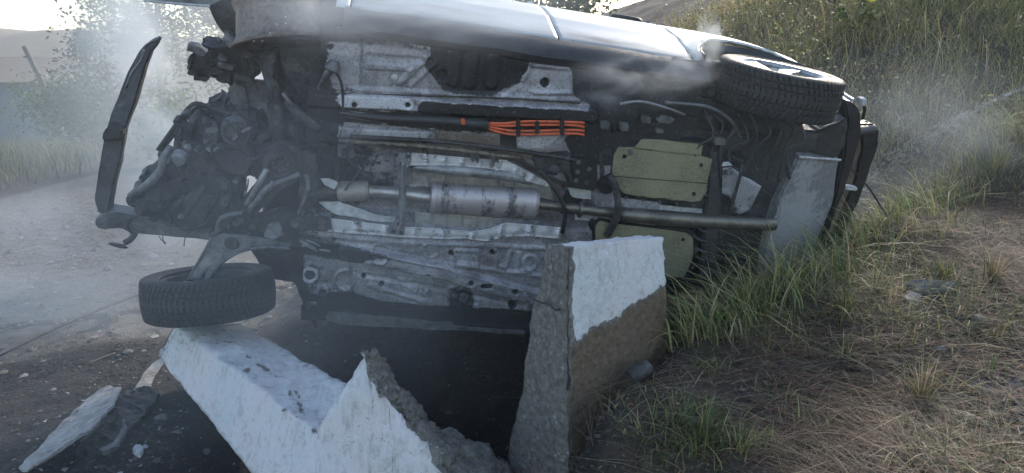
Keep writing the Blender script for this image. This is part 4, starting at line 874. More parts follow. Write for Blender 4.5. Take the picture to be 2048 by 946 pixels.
R_('steering_rack', [(600, 300), (630, 310), (640, 350), (628, 420), (606, 424), (596, 380), (604, 340)], .04, .1, 'charred_metal', rough=.014, cuts=3)
P('foil_scrap', [(640, 358), (656, 357), (676, 366), (670, 378), (650, 372)], -.02, .006, 'ash_white', bev=.001, rough=.006, cuts=2)
P('bare_patch', [(530, 462), (540, 446), (556, 444), (564, 456), (562, 472), (548, 480), (530, 474)], -.01, .012, 'grey_steel', bev=.002, rough=.008, cuts=2)
for x, y in ((480, 440), (472, 447), (452, 452), (505, 454), (541, 452), (500, 470), (562, 466), (430, 468)): bolt(x, y, .0, .012, K('burnt_alloy'), sf)
ca = slab('control_arm', *[[U(x, y, q + e) for x, y, q in [(425, 473, .02), (446, 466, .0), (500, 470, -.0), (548, 480, .02), (584, 490, .04), (572, 500, .04), (520, 496, .01), (486, 502, .0), (452, 520, -.01), (432, 540, -.02), (420, 560, -.03), (408, 560, -.03), (414, 540, -.02), (398, 556, -.03), (378, 559, -.03), (398, 520, -.01)]] for e in (-.02, .025)], K('grey_steel'), car, bev=.006, rough=.006, cuts=2)
lathe('arm_bush', [(.006, -.012), (.03, -.01), (.036, .0)], U(463, 487, -.03), (0, 1, 0), K('charred_metal'), ca, 20)
tube('arm_flange', [U(x, y, -.035) for x, y in ((424, 474), (402, 514), (386, 542), (377, 560))], .007, K('burnt_alloy'), ca, 8); tube('arm_flange', [U(x, y, -.03) for x, y in ((580, 497), (530, 494), (482, 503), (448, 522), (428, 542), (418, 562))], .008, K('burnt_alloy'), ca, 8)
T('ball_stud', [(395, 556, -.02), (400, 565, -.01), (404, 580, .02)], [.02, .024, .02], 'burnt_alloy')
R_('wheel_housing', [(498, 500), (560, 492), (606, 498), (628, 560), (640, 610), (630, 660), (606, 610), (590, 570), (540, 560)], .3, .04, 'charred_metal', rough=.014, cuts=3)
for p0, p1 in (((600, 482), (630, 496)), ((604, 488), (634, 502)), ((612, 480), (640, 492)), ((640, 500), (660, 503))): T('split_edge', [(*p0, -.02), ((p0[0] + p1[0]) / 2, (p0[1] + p1[1]) / 2 - 1, -.035), (*p1, -.02)], .006, 'grey_steel', seg=6)
P('loose_bracket', [(612, 608), (622, 606), (624, 614), (614, 618)], -.03, .02, 'burnt_alloy', bev=.003)

# ------------------------------------------------------------------ vegetation
def hz(x, y): return H(np.atleast_1d(x), np.atleast_1d(y))
def blades(name, x, y, h, wd, curl, az, col, mat='grass', z=None, seg=3, parent=None, kind=None, up=1.0):
    n = len(x); z = H(x, y) if z is None else z; t = np.linspace(0, 1, seg + 1)
    d = np.stack([np.cos(az), np.sin(az), np.zeros(n)], -1); sdv = np.stack([-np.sin(az), np.cos(az), np.zeros(n)], -1)
    tw = RNG.uniform(-.9, .9, n); sdv = sdv * np.cos(tw)[:, None] + d * np.sin(tw)[:, None]
    base = np.stack([x, y, z - .006], -1); V, C = [], []
    for k, tt in enumerate(t):
        c = base + d * (h * curl * tt ** 1.7)[:, None] + np.array([0, 0, 1]) * (h * up * (tt - .42 * np.minimum(curl, 1.5) * tt ** 2.2))[:, None]
        ww = wd * (1 - tt ** 1.5) * .5 + wd * .04
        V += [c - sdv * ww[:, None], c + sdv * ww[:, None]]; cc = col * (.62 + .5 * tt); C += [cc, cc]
    V = np.stack(V, 1); C = np.stack(C, 1); m = V.shape[1]
    f = np.concatenate([np.array([[2 * k, 2 * k + 1, 2 * k + 3, 2 * k + 2]]) for k in range(seg)])
    Fc = (np.arange(n)[:, None, None] * m + f[None]).reshape(-1, 4)
    o = meshobj(name, V.reshape(-1, 3), Fc, M[mat], parent, True, np.concatenate([C.reshape(-1, 3), np.ones((n * m, 1))], -1))
    return tag(o, kind=kind) if kind else o
def pick(pal, n, jit=.25):
    p = np.array(pal)[RNG.integers(0, len(pal), n)]; return p * RNG.uniform(1 - jit, 1 + jit, (n, 1)) * RNG.uniform(.9, 1.1, (n, 3))
def leafcloud(name, c, r, n, size, pal, parent, mat='leaves', seed=0, clump=14, flat=.7):
    """crown of small leaf faces gathered in clumps inside an ellipsoid"""
    g = np.random.default_rng(seed); cc = g.normal(size=(clump, 3)); cc /= np.linalg.norm(cc, axis=1)[:, None]; cc *= g.uniform(.35, 1, (clump, 1)) ** .6
    k = g.integers(0, clump, n); p = cc[k] + g.normal(size=(n, 3)) * g.uniform(.1, .26, clump)[k][:, None]; p = p * np.array(r) + np.array(c)
    a = g.normal(size=(n, 3)); a[:, 2] *= flat; a /= np.linalg.norm(a, axis=1)[:, None]; b = np.cross(a, g.normal(size=(n, 3))); b /= np.linalg.norm(b, axis=1)[:, None]
    s = size * g.uniform(.6, 1.5, n)[:, None]
    V = np.stack([p - a * s, p + b * s * .42, p + a * s, p - b * s * .42], 1).reshape(-1, 3)
    col = np.array(pal)[g.integers(0, len(pal), n)] * g.uniform(.6, 1.4, (n, 1)) * g.uniform(.75, 1.25, clump)[k][:, None]
    return meshobj(name, V, np.arange(4 * n).reshape(-1, 4), M[mat], parent, False, np.concatenate([np.repeat(col, 4, 0), np.ones((4 * n, 1))], -1))
GREEN = [(.08, .115, .035), (.115, .15, .05), (.15, .18, .065), (.065, .1, .04)]; YEL = [(.29, .27, .11), (.24, .235, .09), (.36, .31, .15)]
STRAW = [(.3, .23, .145), (.2, .155, .1), (.42, .34, .23), (.13, .1, .068)]; RUST = [(.18, .095, .055), (.13, .075, .05), (.23, .13, .08)]
# grass on the lip of the bank
def scatter(n, x0, x1, y0, y1, fn):
    x = RNG.uniform(x0, x1, n); y = RNG.uniform(y0, y1, n); k = RNG.uniform(0, 1, n) < fn(x, y); return x[k], y[k]
bd = lambda x, y: sdist(x, y, BANK)
patch = lambda x, y, f, k0: np.clip(.5 + .8 * wob(x, y, f, k0), 0, 1)
x, y = scatter(130000, .7, 6.5, 2.9, 8.2, lambda x, y: np.exp(-((bd(x, y) - .1) / .2) ** 2) * (.35 + .65 * patch(x, y, 5, 2)) * (y > 3.05) * np.clip(1.6 - y * .13, .3, 1) * (.45 + .55 * smooth(4, 3.2, y)))
n = len(x); lean = np.where(RNG.uniform(0, 1, n) < .6, RNG.normal(2.5, .7, n), RNG.uniform(0, 6.28, n))
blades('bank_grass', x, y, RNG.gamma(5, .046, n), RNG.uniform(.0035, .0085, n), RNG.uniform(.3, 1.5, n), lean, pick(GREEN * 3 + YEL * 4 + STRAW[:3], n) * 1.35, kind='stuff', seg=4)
x, y = scatter(70000, 1.1, 7, 3.0, 8, lambda x, y: (bd(x, y) > .15) * smooth(.35, .75, patch(x, y, 2.3, 11)) * smooth(2.9, 3.8, y + x * .15) * .75)
n = len(x); blades('bank_grass', x, y, RNG.gamma(5, .022, n), RNG.uniform(.003, .006, n), RNG.uniform(.3, 1.4, n), RNG.uniform(0, 6.28, n), pick(GREEN * 2 + YEL * 2 + STRAW, n), kind='stuff')
x, y = scatter(26000, .3, 2.6, 1.9, 3.6, lambda x, y: (bd(x, y) > .04) * smooth(.6, .95, patch(x, y, 3.6, 21)) * .6)
n = len(x); blades('bank_grass', x, y, RNG.gamma(4, .02, n), RNG.uniform(.002, .005, n), RNG.uniform(.5, 1.7, n), RNG.uniform(0, 6.28, n), pick(GREEN * 2 + YEL + STRAW * 2, n), kind='stuff')
# single tufts that stand out
TUFT = [(1840, 800, 60, .2, 'S', 'straw yellow tuft of grass standing on the bare soil at the right'), (1985, 352, 150, .3, 'Y', 'tall pale green tuft of grass at the right end of the bank crest'),
        (1480, 905, 60, .14, 'Y', 'small upright yellowing tuft beside the green clump in the foreground'), (1400, 880, 160, .15, 'G', 'low dark green clump of grass in the foreground by the standing block'),
        (1500, 640, 120, .22, 'G', 'bright green grass tuft on the lip of the bank beside the car tail'), (1400, 622, 170, .36, 'G', 'long bladed grass tuft arching over the dark ditch beside the standing block'),
        (1890, 560, 60, .18, 'G', 'short green tuft beside the flat grey concrete chip'), (1690, 620, 70, .16, 'Y', 'thin yellow green tuft in the middle of the bank'), (1985, 560, 60, .2, 'S', 'dry tuft with upright stems at the right edge of the bank'),
        (1760, 590, 45, .15, 'S', 'small dry tuft left of the flat grey chip')]
def ground_at(px, py, lo=1.0, hi=30):
    r = ray(px, py); t = np.linspace(lo, hi, 4000); p = np.array(EYE)[None] + t[:, None] * np.array(r)[None]; hgt = H(p[:, 0], p[:, 1])
    k = int(np.argmax(p[:, 2] < hgt)); return Vector(p[k])
for px, py, nb, hh, kd, lab in TUFT:
    g = ground_at(px, py); ph = RNG.uniform(0, 6.28, nb); rad = np.abs(RNG.normal(0, .035, nb)) * (1.5 if nb > 100 else 1); x, y = g.x + rad * np.cos(ph), g.y + rad * np.sin(ph)
    pal = {'S': STRAW + YEL, 'Y': YEL * 2 + GREEN, 'G': GREEN * 3 + YEL}[kd]
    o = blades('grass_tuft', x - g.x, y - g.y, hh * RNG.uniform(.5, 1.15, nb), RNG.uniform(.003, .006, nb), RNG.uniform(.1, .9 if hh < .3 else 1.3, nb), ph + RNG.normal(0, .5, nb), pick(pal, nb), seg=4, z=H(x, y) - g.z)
    o.location = g; tag(o, lab, 'grass tuft', 'grass tufts on the bank')
cx_, cy_ = [], []
for px, py, k in [(1380, 890, 420), (1440, 870, 260), (1320, 900, 200), (1500, 700, 160), (1560, 660, 180), (1640, 600, 200), (1720, 640, 90), (1820, 640, 90), (1930, 790, 120), (1985, 745, 120), (1850, 760, 80), (1560, 790, 90), (1420, 740, 120), (1610, 850, 80), (1700, 720, 90), (1960, 450, 220), (1880, 470, 220), (1790, 520, 220), (1560, 905, 120), (1340, 850, 160), (1270, 880, 60)]:
    k = int(k * .38); g = ground_at(px, py); sp = .035 + .04 * (k > 57); cx_.append(g.x + RNG.normal(0, sp * 1.3, k)); cy_.append(g.y + RNG.normal(0, sp, k))
x, y = np.concatenate(cx_), np.concatenate(cy_); n = len(x)
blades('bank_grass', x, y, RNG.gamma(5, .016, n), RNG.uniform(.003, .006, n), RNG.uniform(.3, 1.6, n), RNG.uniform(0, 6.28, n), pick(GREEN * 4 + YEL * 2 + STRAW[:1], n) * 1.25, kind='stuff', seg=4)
# straw, dead leaves and twigs on the bank
x, y = scatter(115000, .1, 4.5, 1.9, 6, lambda x, y: (bd(x, y) > -.03) * (.3 + .7 * smooth(.3, .9, patch(x, y, 3, 6))) * np.clip(1.5 - y * .2, .25, 1))
n = len(x); ph = RNG.normal(.5, 1.0, n) + np.where(RNG.uniform(0, 1, n) < .3, 1.5, 0)
blades('dry_straw', x, y, RNG.gamma(3, .045, n), RNG.uniform(.0016, .0038, n), RNG.uniform(1.2, 1.9, n), ph, pick(STRAW * 2 + RUST * 3 + [(.1, .075, .055)] * 2, n, .45), 'dry_litter', z=H(x, y) + RNG.uniform(.004, .025, n), seg=2, up=.22, kind='stuff')
def litter(name, x, y, size, pal, mat='dry_litter', lift=.012):
    n = len(x); z = H(x, y) + RNG.uniform(.003, lift, n); a = RNG.uniform(0, 6.28, n); s = size * RNG.uniform(.5, 1.5, n)
    A = np.stack([np.cos(a), np.sin(a), RNG.normal(0, .35, n)], -1) * s[:, None]; B = np.stack([-np.sin(a), np.cos(a), RNG.normal(0, .35, n)], -1) * (s * RNG.uniform(.3, .6, n))[:, None]
    p = np.stack([x, y, z], -1); V = np.stack([p - A, p + B - A * .1, p + A, p - B], 1).reshape(-1, 3); c = np.repeat(pick(pal, n, .4), 4, 0)
    return tag(meshobj(name, V, np.arange(4 * n).reshape(-1, 4), M[mat], None, False, np.concatenate([c, np.ones((4 * n, 1))], -1)), kind='stuff')
x, y = scatter(9000, .2, 4.5, 1.9, 5.5, lambda x, y: (bd(x, y) > .02) * (.15 + .85 * smooth(.5, 1, patch(x, y, 2, 15))))
litter('dead_leaves', x, y, .011, RUST * 3 + STRAW[1:2] + [(.06, .045, .035)] * 3)
x, y = scatter(4500, .9, 3.2, 1.9, 3.2, lambda x, y: smooth(-.2, .3, x + y - 3.4) * patch(x, y, 5, 1)); litter('dead_leaves', x, y, .013, RUST * 2 + STRAW[1:2] + [(.09, .075, .06)] * 2)
x, y = scatter(2600, -1.75, -.75, 2.3, 3.2, lambda x, y: patch(x, y, 5, 4) * smooth(-1.75, -1.2, x) * .7); n = len(x)
blades('dry_straw', x, y, RNG.gamma(3, .035, n), RNG.uniform(.0018, .004, n), RNG.uniform(.6, 1.8, n), RNG.uniform(0, 6.28, n), pick(STRAW + YEL[:1] + GREEN[:1], n, .4) * .8, 'dry_litter', seg=3, up=.5, kind='stuff')
x, y = scatter(900, -2.4, -.6, 2.3, 4.2, lambda x, y: smooth(0, .4, sdist(x, y, CHAR)) * .6); litter('ash_flakes', x, y, .009, [(.3, .3, .3), (.18, .17, .16), (.42, .42, .42), (.1, .09, .085)])
# gravel grains on the road and ash flakes on the charred earth: real small stones
def pebbles(name, x, y, s, pal, mat='dry_litter'):
    n = len(x); oc = np.array([(1, 0, 0), (0, 1, 0), (-1, 0, 0), (0, -1, 0), (0, 0, .8), (0, 0, -.6)]); f = np.array([(0, 1, 4), (1, 2, 4), (2, 3, 4), (3, 0, 4)])
    a = RNG.uniform(0, 6.28, n); sc_ = s[:, None, None] * RNG.uniform(.6, 1.3, (n, 6, 3)); V = oc[None] * sc_; ca_, sa_ = np.cos(a)[:, None], np.sin(a)[:, None]
    V = np.stack([V[..., 0] * ca_ - V[..., 1] * sa_, V[..., 0] * sa_ + V[..., 1] * ca_, V[..., 2] * .7], -1) + np.stack([x, y, H(x, y) + s * .15], -1)[:, None]
    c = np.repeat(pick(pal, n, .35), 6, 0)
    return tag(meshobj(name, V.reshape(-1, 3), (np.arange(n)[:, None, None] * 6 + f[None]).reshape(-1, 3), M[mat], None, False, np.concatenate([c, np.ones((6 * n, 1))], -1)), kind='stuff')
GRV = [(.16, .14, .115), (.2, .18, .155), (.3, .285, .26), (.09, .078, .065), (.17, .14, .11)]
x, y = scatter(70000, -6.2, -.3, 2.4, 11, lambda x, y: np.clip(.9 - .075 * y, .06, 1) * (.3 + .7 * patch(x, y, 2.2, 8)) * (sdist(x, y, ROAD) > -.9) * smooth(.15, -.3, sdist(x, y, CHAR))); pebbles('gravel', x, y, RNG.gamma(1.7, .0055, len(x)), GRV)
x, y = scatter(60000, -3.6, .1, 2.0, 5.2, lambda x, y: smooth(-.5, .3, sdist(x, y, CHAR)) * (.15 + .85 * patch(x, y, 4, 13)) * np.clip(1.7 - .3 * y, .15, 1)); pebbles('char_crumbs', x, y, RNG.gamma(1.6, .0034, len(x)), [(.012, .012, .012), (.03, .028, .027), (.06, .047, .038), (.08, .068, .056), (.02, .02, .02), (.11, .095, .08)] * 4 + [(.3, .3, .3)])
x, y = scatter(26000, .05, 3.2, 1.9, 3.6, lambda x, y: (bd(x, y) > -.05) * (.12 + .7 * smooth(.7, .3, x) + .6 * smooth(1.0, 1.7, x - .3 * y + .5))); pebbles('soil_crumbs', x, y, RNG.gamma(2, .0032, len(x)), [(.05, .042, .035), (.08, .066, .055), (.1, .085, .07), (.04, .035, .03), (.06, .05, .042)])
# hillside weeds
hd = lambda x, y: sdist(x, y, HILL)
x, y = scatter(230000, -.6, 11, 5.2, 16, lambda x, y: smooth(.3 + .55 * smooth(2, 4, x), 1.5 + 1.2 * smooth(2, 4, x), hd(x, y) + .6 * wob(x, y, 1.1, 3)) * np.clip(1.5 - .075 * y, .25, 1) * (.3 + .7 * patch(x, y, 2.0, 19)))
n = len(x); warm = np.clip(smooth(8.5, 2.5, x - .12 * y + .5 * wob(x, y, .8, 9)), 0, 1)[:, None]
col = pick(GREEN * 3 + YEL * 3, n) * (1 - warm) * 1.8 + pick(STRAW * 2 + YEL * 2 + GREEN[:2], n) * warm * 1.7
rsty = (RNG.uniform(0, 1, n) < .6 * np.exp(-((x - 3.3) / .7) ** 2 - ((y - 6.6) / .6) ** 2))[:, None]; col = np.where(rsty, pick(RUST, n) * 1.1, col)
blades('hillside_weeds', x, y, RNG.gamma(4, .062, n), RNG.uniform(.004, .009, n), RNG.uniform(.3, 1.7, n), np.where(RNG.uniform(0, 1, n) < .55, RNG.normal(-2.0, .7, n), RNG.uniform(0, 6.28, n)), col, kind='stuff')
x, y = scatter(80000, -.4, 9, 5.6, 15, lambda x, y: smooth(.5, 2, hd(x, y)) * np.clip(smooth(5, 1.5, x - .1 * y), .12, 1) * patch(x, y, 2.6, 25))
n = len(x); zz_ = H(x, y) + RNG.gamma(3, .09, n); s_ = RNG.uniform(.012, .03, n); a = RNG.normal(size=(n, 3)); a /= np.linalg.norm(a, axis=1)[:, None]; b = np.cross(a, RNG.normal(size=(n, 3))); b /= np.linalg.norm(b, axis=1)[:, None]
p = np.stack([x, y, zz_], -1); V = np.stack([p - a * s_[:, None], p + b * s_[:, None] * .5, p + a * s_[:, None], p - b * s_[:, None] * .5], 1).reshape(-1, 3)
c = np.repeat(pick(GREEN + YEL * 2 + STRAW[:3] + [(.4, .36, .27)], n, .35), 4, 0)
tag(meshobj('hillside_leaves', V, np.arange(4 * n).reshape(-1, 4), M['leaves'], None, False, np.concatenate([c, np.ones((4 * n, 1))], -1)), kind='stuff')
x, y = scatter(2600, 2.2, 9, 5.2, 9, lambda x, y: np.exp(-((hd(x, y) - .5) / .7) ** 2))
n = len(x); blades('dry_stalks', x, y, RNG.gamma(4, .09, n), RNG.uniform(.003, .006, n), RNG.uniform(.8, 2.0, n), RNG.uniform(0, 6.28, n), pick(STRAW + RUST, n), kind='stuff', seg=5)
def weed(name, px, py, d, hgt, label, cat, flower=None):
    g = ground_at(px, py, 3, 30); t = thing(name, label, cat, g); r = np.random.default_rng(px); bm = bmesh.new()
    for k in range(6):
        a = r.uniform(0, 6.28); L = hgt * r.uniform(.6, 1.1); p = [Vector((0, 0, 0)), Vector((math.cos(a) * L * .15, math.sin(a) * L * .15, L * .6)), Vector((math.cos(a) * L * .45, math.sin(a) * L * .45, L))]; bm_tube(bm, p, [.008, .006, .003], 5)
    bmobj('stem', bm, M['bark'], t, True); leafcloud('foliage', (0, 0, hgt * .55), (hgt * .5, hgt * .5, hgt * .45), 420, .03, GREEN + YEL, t, seed=px)
    if flower:
        for k in range(flower):
            c_ = Vector((r.normal(0, hgt * .3), r.normal(0, hgt * .2) - .1, hgt * r.uniform(.75, 1.1))); lathe('flower', [(.004, -.02), (.05, .0), (.06, .012), (.03, .02), (.004, .016)], c_, (.3 * r.normal(), -1, .6), M['petal_yellow'], t, 10)
plain('petal_yellow', (.5, .36, .03), (.7, .52, .06), 20, .6, .2)
weed('flowering_weed', 1700, 75, 9, .5, 'leafy weed with two yellow flowers high on the grassy hillside', 'weed', 2)
g = ground_at(1790, 170, 3, 30); st = tag(tube('dry_stalk', [g, g + Vector((-.1, 0, .16)), g + Vector((-.25, .02, .3)), g + Vector((-.05, .0, .38)), g + Vector((-.02, 0, .52))], .008, M['straw_stem'] if 'straw_stem' in M else M['weathered_wood'], None, 6), 'bent pale stalk standing out of the grass on the hillside', 'stalk')
# verge, trees and bushes on the left, beyond the dirt road
x, y = scatter(42000, -19, -5.2, 8, 30, lambda x, y: smooth(.1, -.9, sdist(x, y, ROAD)) * (.3 + .7 * patch(x, y, .9, 7)) * np.clip(1.2 - .03 * y, .3, 1))
n = len(x); blades('verge_grass', x, y, RNG.gamma(4, .085, n), RNG.uniform(.008, .02, n), RNG.uniform(.2, 1.2, n), RNG.uniform(0, 6.28, n), pick(GREEN * 2 + YEL + STRAW, n), kind='stuff')
def tree(name, px, d, h, r, n, size, pal, label, cat, seed, trunk=.06, clump=18, low=.35):
    b = D(px, 300, d); g = Vector((b.x, d, float(H(b.x, d)))); t = thing(name, label, cat, g, 'bushes and trees beyond the road'); q = np.random.default_rng(seed); bm = bmesh.new()
    bm_tube(bm, [(0, 0, -.1), (.05, 0, h * .4), (q.normal(0, .1), 0, h * .85)], [trunk, trunk * .75, trunk * .25], 8)
    for k in range(9):
        a = q.uniform(0, 6.28); z0 = h * q.uniform(.2, .65); L = r * q.uniform(.6, 1.0); bm_tube(bm, [(.03, 0, z0), (math.cos(a) * L * .5, math.sin(a) * L * .5, z0 + L * .35), (math.cos(a) * L, math.sin(a) * L, z0 + L * .55)], [trunk * .5, trunk * .3, trunk * .12], 6)
    bmobj('trunk', bm, M['bark'], t, True); leafcloud('crown', (0, 0, h * (.5 + low * .5)), (r, r, h * (.55 - low * .3)), n, size, pal, t, seed=seed, clump=clump)
DK = [(.03, .05, .018), (.045, .07, .025), (.06, .085, .032)]
tree('tree', 330, 15, 4.6, 1.3, 11000, .042, DK + GREEN, 'feathery leaved tree in the smoke behind the upright crash beam', 'tree', 3, clump=34, low=.45)
tree('tree', 470, 17, 4.8, 1.4, 9000, .045, DK + GREEN, 'tree almost hidden in smoke behind the burnt front end', 'tree', 4, clump=26)
tree('bush', 240, 16, 2.3, 1.2, 7500, .045, DK, 'dark rounded bush left of the upright crash beam', 'bush', 5, .04, 20, .1)
tree('bush', 165, 19, 1.7, 1.3, 5500, .045, DK + GREEN, 'low green bush by the foot of the leaning pole', 'bush', 6, .04, 18, .1)
tree('bush', 400, 13, 1.5, .9, 2200, .05, DK + GREEN, 'small bush in the smoke behind the engine', 'bush', 7, .03, 14, .1)
for px, d, sd_, lb in ((1075, 15, 21, 'dark green bush showing above the car between its two doors'), (1165, 17, 22, 'dark bush at the top edge where the bare slope begins'), (985, 16, 23, 'bush mostly hidden behind the upper edge of the car')): tree('bush', px, d, 3.2, 1.1, 3000, .06, DK, lb, 'bush', sd_, .05, 18, .3)
g = ground_at(190, 285, 4, 40); nb = 240; ph = RNG.uniform(0, 6.28, nb); rad = np.abs(RNG.normal(0, .28, nb)); x, y = g.x + rad * np.cos(ph), g.y + rad * np.sin(ph)
o = blades('dry_reeds', x - g.x, y - g.y, RNG.uniform(.5, 1.05, nb), RNG.uniform(.012, .03, nb), RNG.uniform(.1, .6, nb), RNG.normal(2.6, .8, nb), pick(STRAW + RUST[:1], nb), z=H(x, y) - g.z, seg=4); o.location = g; tag(o, 'clump of dry brown reeds at the verge left of the upright crash beam', 'reeds')
# leaning pole, far utility pole, long shed
pt, pb = D(47, 92, 17), D(92, 180, 17.2); pb = pb + (pb - pt) * .8
tag(tube('leaning_pole', [pt, pb], [.05, .06], M['weathered_wood'], None, 8), 'weathered wooden pole leaning to the left before the shed', 'pole')
u0 = D(207, 88, 70); up_ = thing('utility_pole', 'thin distant utility pole with crossarms against the sky', 'pole', (u0.x, u0.y, -3))
tube('post', [Vector((0, 0, 0)), Vector((0, 0, u0.z + 3))], .1, M['weathered_wood'], up_, 6)
for k, dz in enumerate((.35, .75)): tube('crossarm', [Vector((-.6 + .1 * k, 0, u0.z + 3 - dz)), Vector((.6 - .1 * k, 0, u0.z + 3 - dz))], .05, M['weathered_wood'], up_, 6)
sh0, sh1 = D(-220, 172, 27), D(112, 168, 29); shd = thing('shed', 'long low blue grey shed beyond the verge at the left edge', 'shed', (sh0.x, sh0.y, -3))
bv = [sh0 - Vector(shd.location), sh1 - Vector(shd.location)]; top = [Vector((q.x, q.y, q.z)) for q in bv]
slab('wall', [Vector((top[0].x, top[0].y, 0)), Vector((top[1].x, top[1].y, 0)), top[1], top[0]], [p + Vector((-.5, 4, 0)) for p in (Vector((top[0].x, top[0].y, 0)), Vector((top[1].x, top[1].y, 0)), top[1], top[0])], M['shed_wall'], shd, bev=0)
slab('roof', [top[0] + Vector((-.2, -.3, 0)), top[1] + Vector((.3, -.3, 0)), top[1] + Vector((.3, -.3, .1)), top[0] + Vector((-.2, -.3, .1))], [p + Vector((-.5, 4.6, .95)) for p in (top[0], top[1], top[1] + Vector((0, 0, .1)), top[0] + Vector((0, 0, .1)))], M['shed_roof'], shd, bev=0)

# ------------------------------------------------------------------ debris
def gslab(name, px, lift, th, mat, label, cat, rough=.012, cuts=3, group=None, seed=1, z0=None):
    ls = lift if isinstance(lift, (list, tuple)) else [lift] * len(px); top = []
    for (x, y), l in zip(px, ls):
        g = ground_at(x, y, 1.2, 20); r = ray(x, y); k = (g.z + l - CZ) / r.z; top.append(EYE + r * k)
    o = slab(name, top, [p - Vector((0, 0, th)) for p in top], M[mat], None, bev=.004, rough=rough, cuts=cuts, freq=12, seed=seed); return tag(o, label, cat, group)
sooty('ash_sheet', (.3, .29, .28), (.06, .055, .05), .38, .56, 7, 0, .9, (.5, .49, .48), 40, .6)
gslab('curled_sheet', [(36, 936), (84, 886), (132, 836), (176, 792), (214, 770), (240, 774), (228, 806), (196, 846), (150, 874), (96, 912), (52, 940)], [.02, .02, .02, .03, .05, .1, .15, .17, .17, .14, .06], .014, 'ash_sheet', 'curled ash grey sheet of burnt plastic on the charred soil at the lower left', 'debris', .012, 4, seed=3)
gslab('crumpled_sheet', [(150, 890), (196, 850), (232, 806), (244, 776), (300, 776), (318, 790), (296, 812), (270, 850), (232, 886), (190, 912)], [.02, .05, .08, .1, .06, .04, .03, .03, .02, .02], .05, 'charred_metal', 'black burnt panel crumpled beside the curled ash grey sheet', 'debris', .03, 4, seed=5)
gslab('molten_strip', [(266, 780), (284, 752), (304, 726), (322, 716), (330, 722), (312, 748), (298, 780), (284, 784)], [.05, .06, .07, .08, .08, .06, .05, .04], .008, 'ash_sheet', 'thin pale molten strip leaning against the far end of the fallen beam', 'debris', .006, 2)
gslab('curved_strip', [(196, 898), (226, 884), (246, 850), (244, 836), (252, 838), (254, 856), (234, 892), (204, 906)], .05, .02, 'burnt_alloy', 'small curved grey rim lying on the black burnt panel', 'debris', .006, 2)
for pts, r_, lb in ([((218, 852), (192, 880), (166, 902)), .006, 'thin dry stick lying across the burnt panel'], [((178, 744), (206, 732), (232, 722)), .005, 'thin bent wire above the curled ash grey sheet'], [((1010, 905), (1040, 880), (1062, 870)), .004, 'short twig at the foot of the standing block']):
    pp = [ground_at(*q) + Vector((0, 0, .05 if r_ > .0045 else .02)) for q in pts]; tag(tube('stick', pp, r_, M['straw_stem' if 'straw_stem' in M else 'weathered_wood'], None, 6), lb, 'stick')
o = tag(tube('long_stick', [ground_at(0, 722) + Vector((0, 0, .03)), ground_at(110, 672) + Vector((0, 0, .05)), ground_at(200, 632) + Vector((0, 0, .05)), ground_at(292, 598) + Vector((0, 0, .05))], [.006, .011, .014, .006], M['charred_metal'], None, 8), 'long charred bar lying across the dirt road behind the loose front wheel', 'bar')
gslab('charred_lump', [(212, 622), (222, 608), (230, 612), (236, 628), (222, 634)], .06, .06, 'charred_metal', 'small charred lump on the long burnt bar across the road', 'debris', .01, 2)
gslab('ash_clump', [(266, 892), (272, 884), (284, 886), (288, 896), (280, 904), (270, 902)], .03, .03, 'ash_white', 'small clump of white ash on the black soil beside the fallen beam', 'ash clump', .012, 2)
gslab('concrete_chip', [(1812, 566), (1836, 556), (1880, 560), (1912, 566), (1902, 576), (1860, 580), (1830, 578)], [.03, .05, .05, .03, .02, .02, .02], .04, 'stone', 'flat grey concrete chip lying in the grass high on the bank at the right', 'concrete chip', .012, 3)
gslab('concrete_chip', [(1806, 590), (1820, 582), (1846, 588), (1836, 600), (1812, 600)], .02, .03, 'stone', 'smaller grey concrete chip just below the flat one on the bank', 'concrete chip', .008, 2)
g = D(1292, 738, 2.86); tag(lathe('burnt_can', [(.01, -.05), (.03, -.05), (.034, -.045), (.034, .045), (.03, .05), (.01, .05)], g + Vector((-.03, -.01, -.01)), (1, .5, .35), M['charred_metal'], None, 20), 'black burnt can on the soil at the foot of the standing block', 'can')
gslab('mossy_rock', [(1290, 742), (1284, 728), (1298, 720), (1312, 728), (1310, 742), (1300, 748)], .06, .08, 'old_brass', 'small greenish rock beside the burnt can under the standing block', 'rock', .016, 3)
tag(tube('bent_wire', [D(1058, 592, 2.9), D(1078, 604, 2.86), D(1096, 608, 2.82), D(1112, 620, 2.78), D(1120, 618, 2.74)], .004, M['charred_metal'], None, 6), 'bent rusty wire sticking out of a crack in the standing block', 'wire')
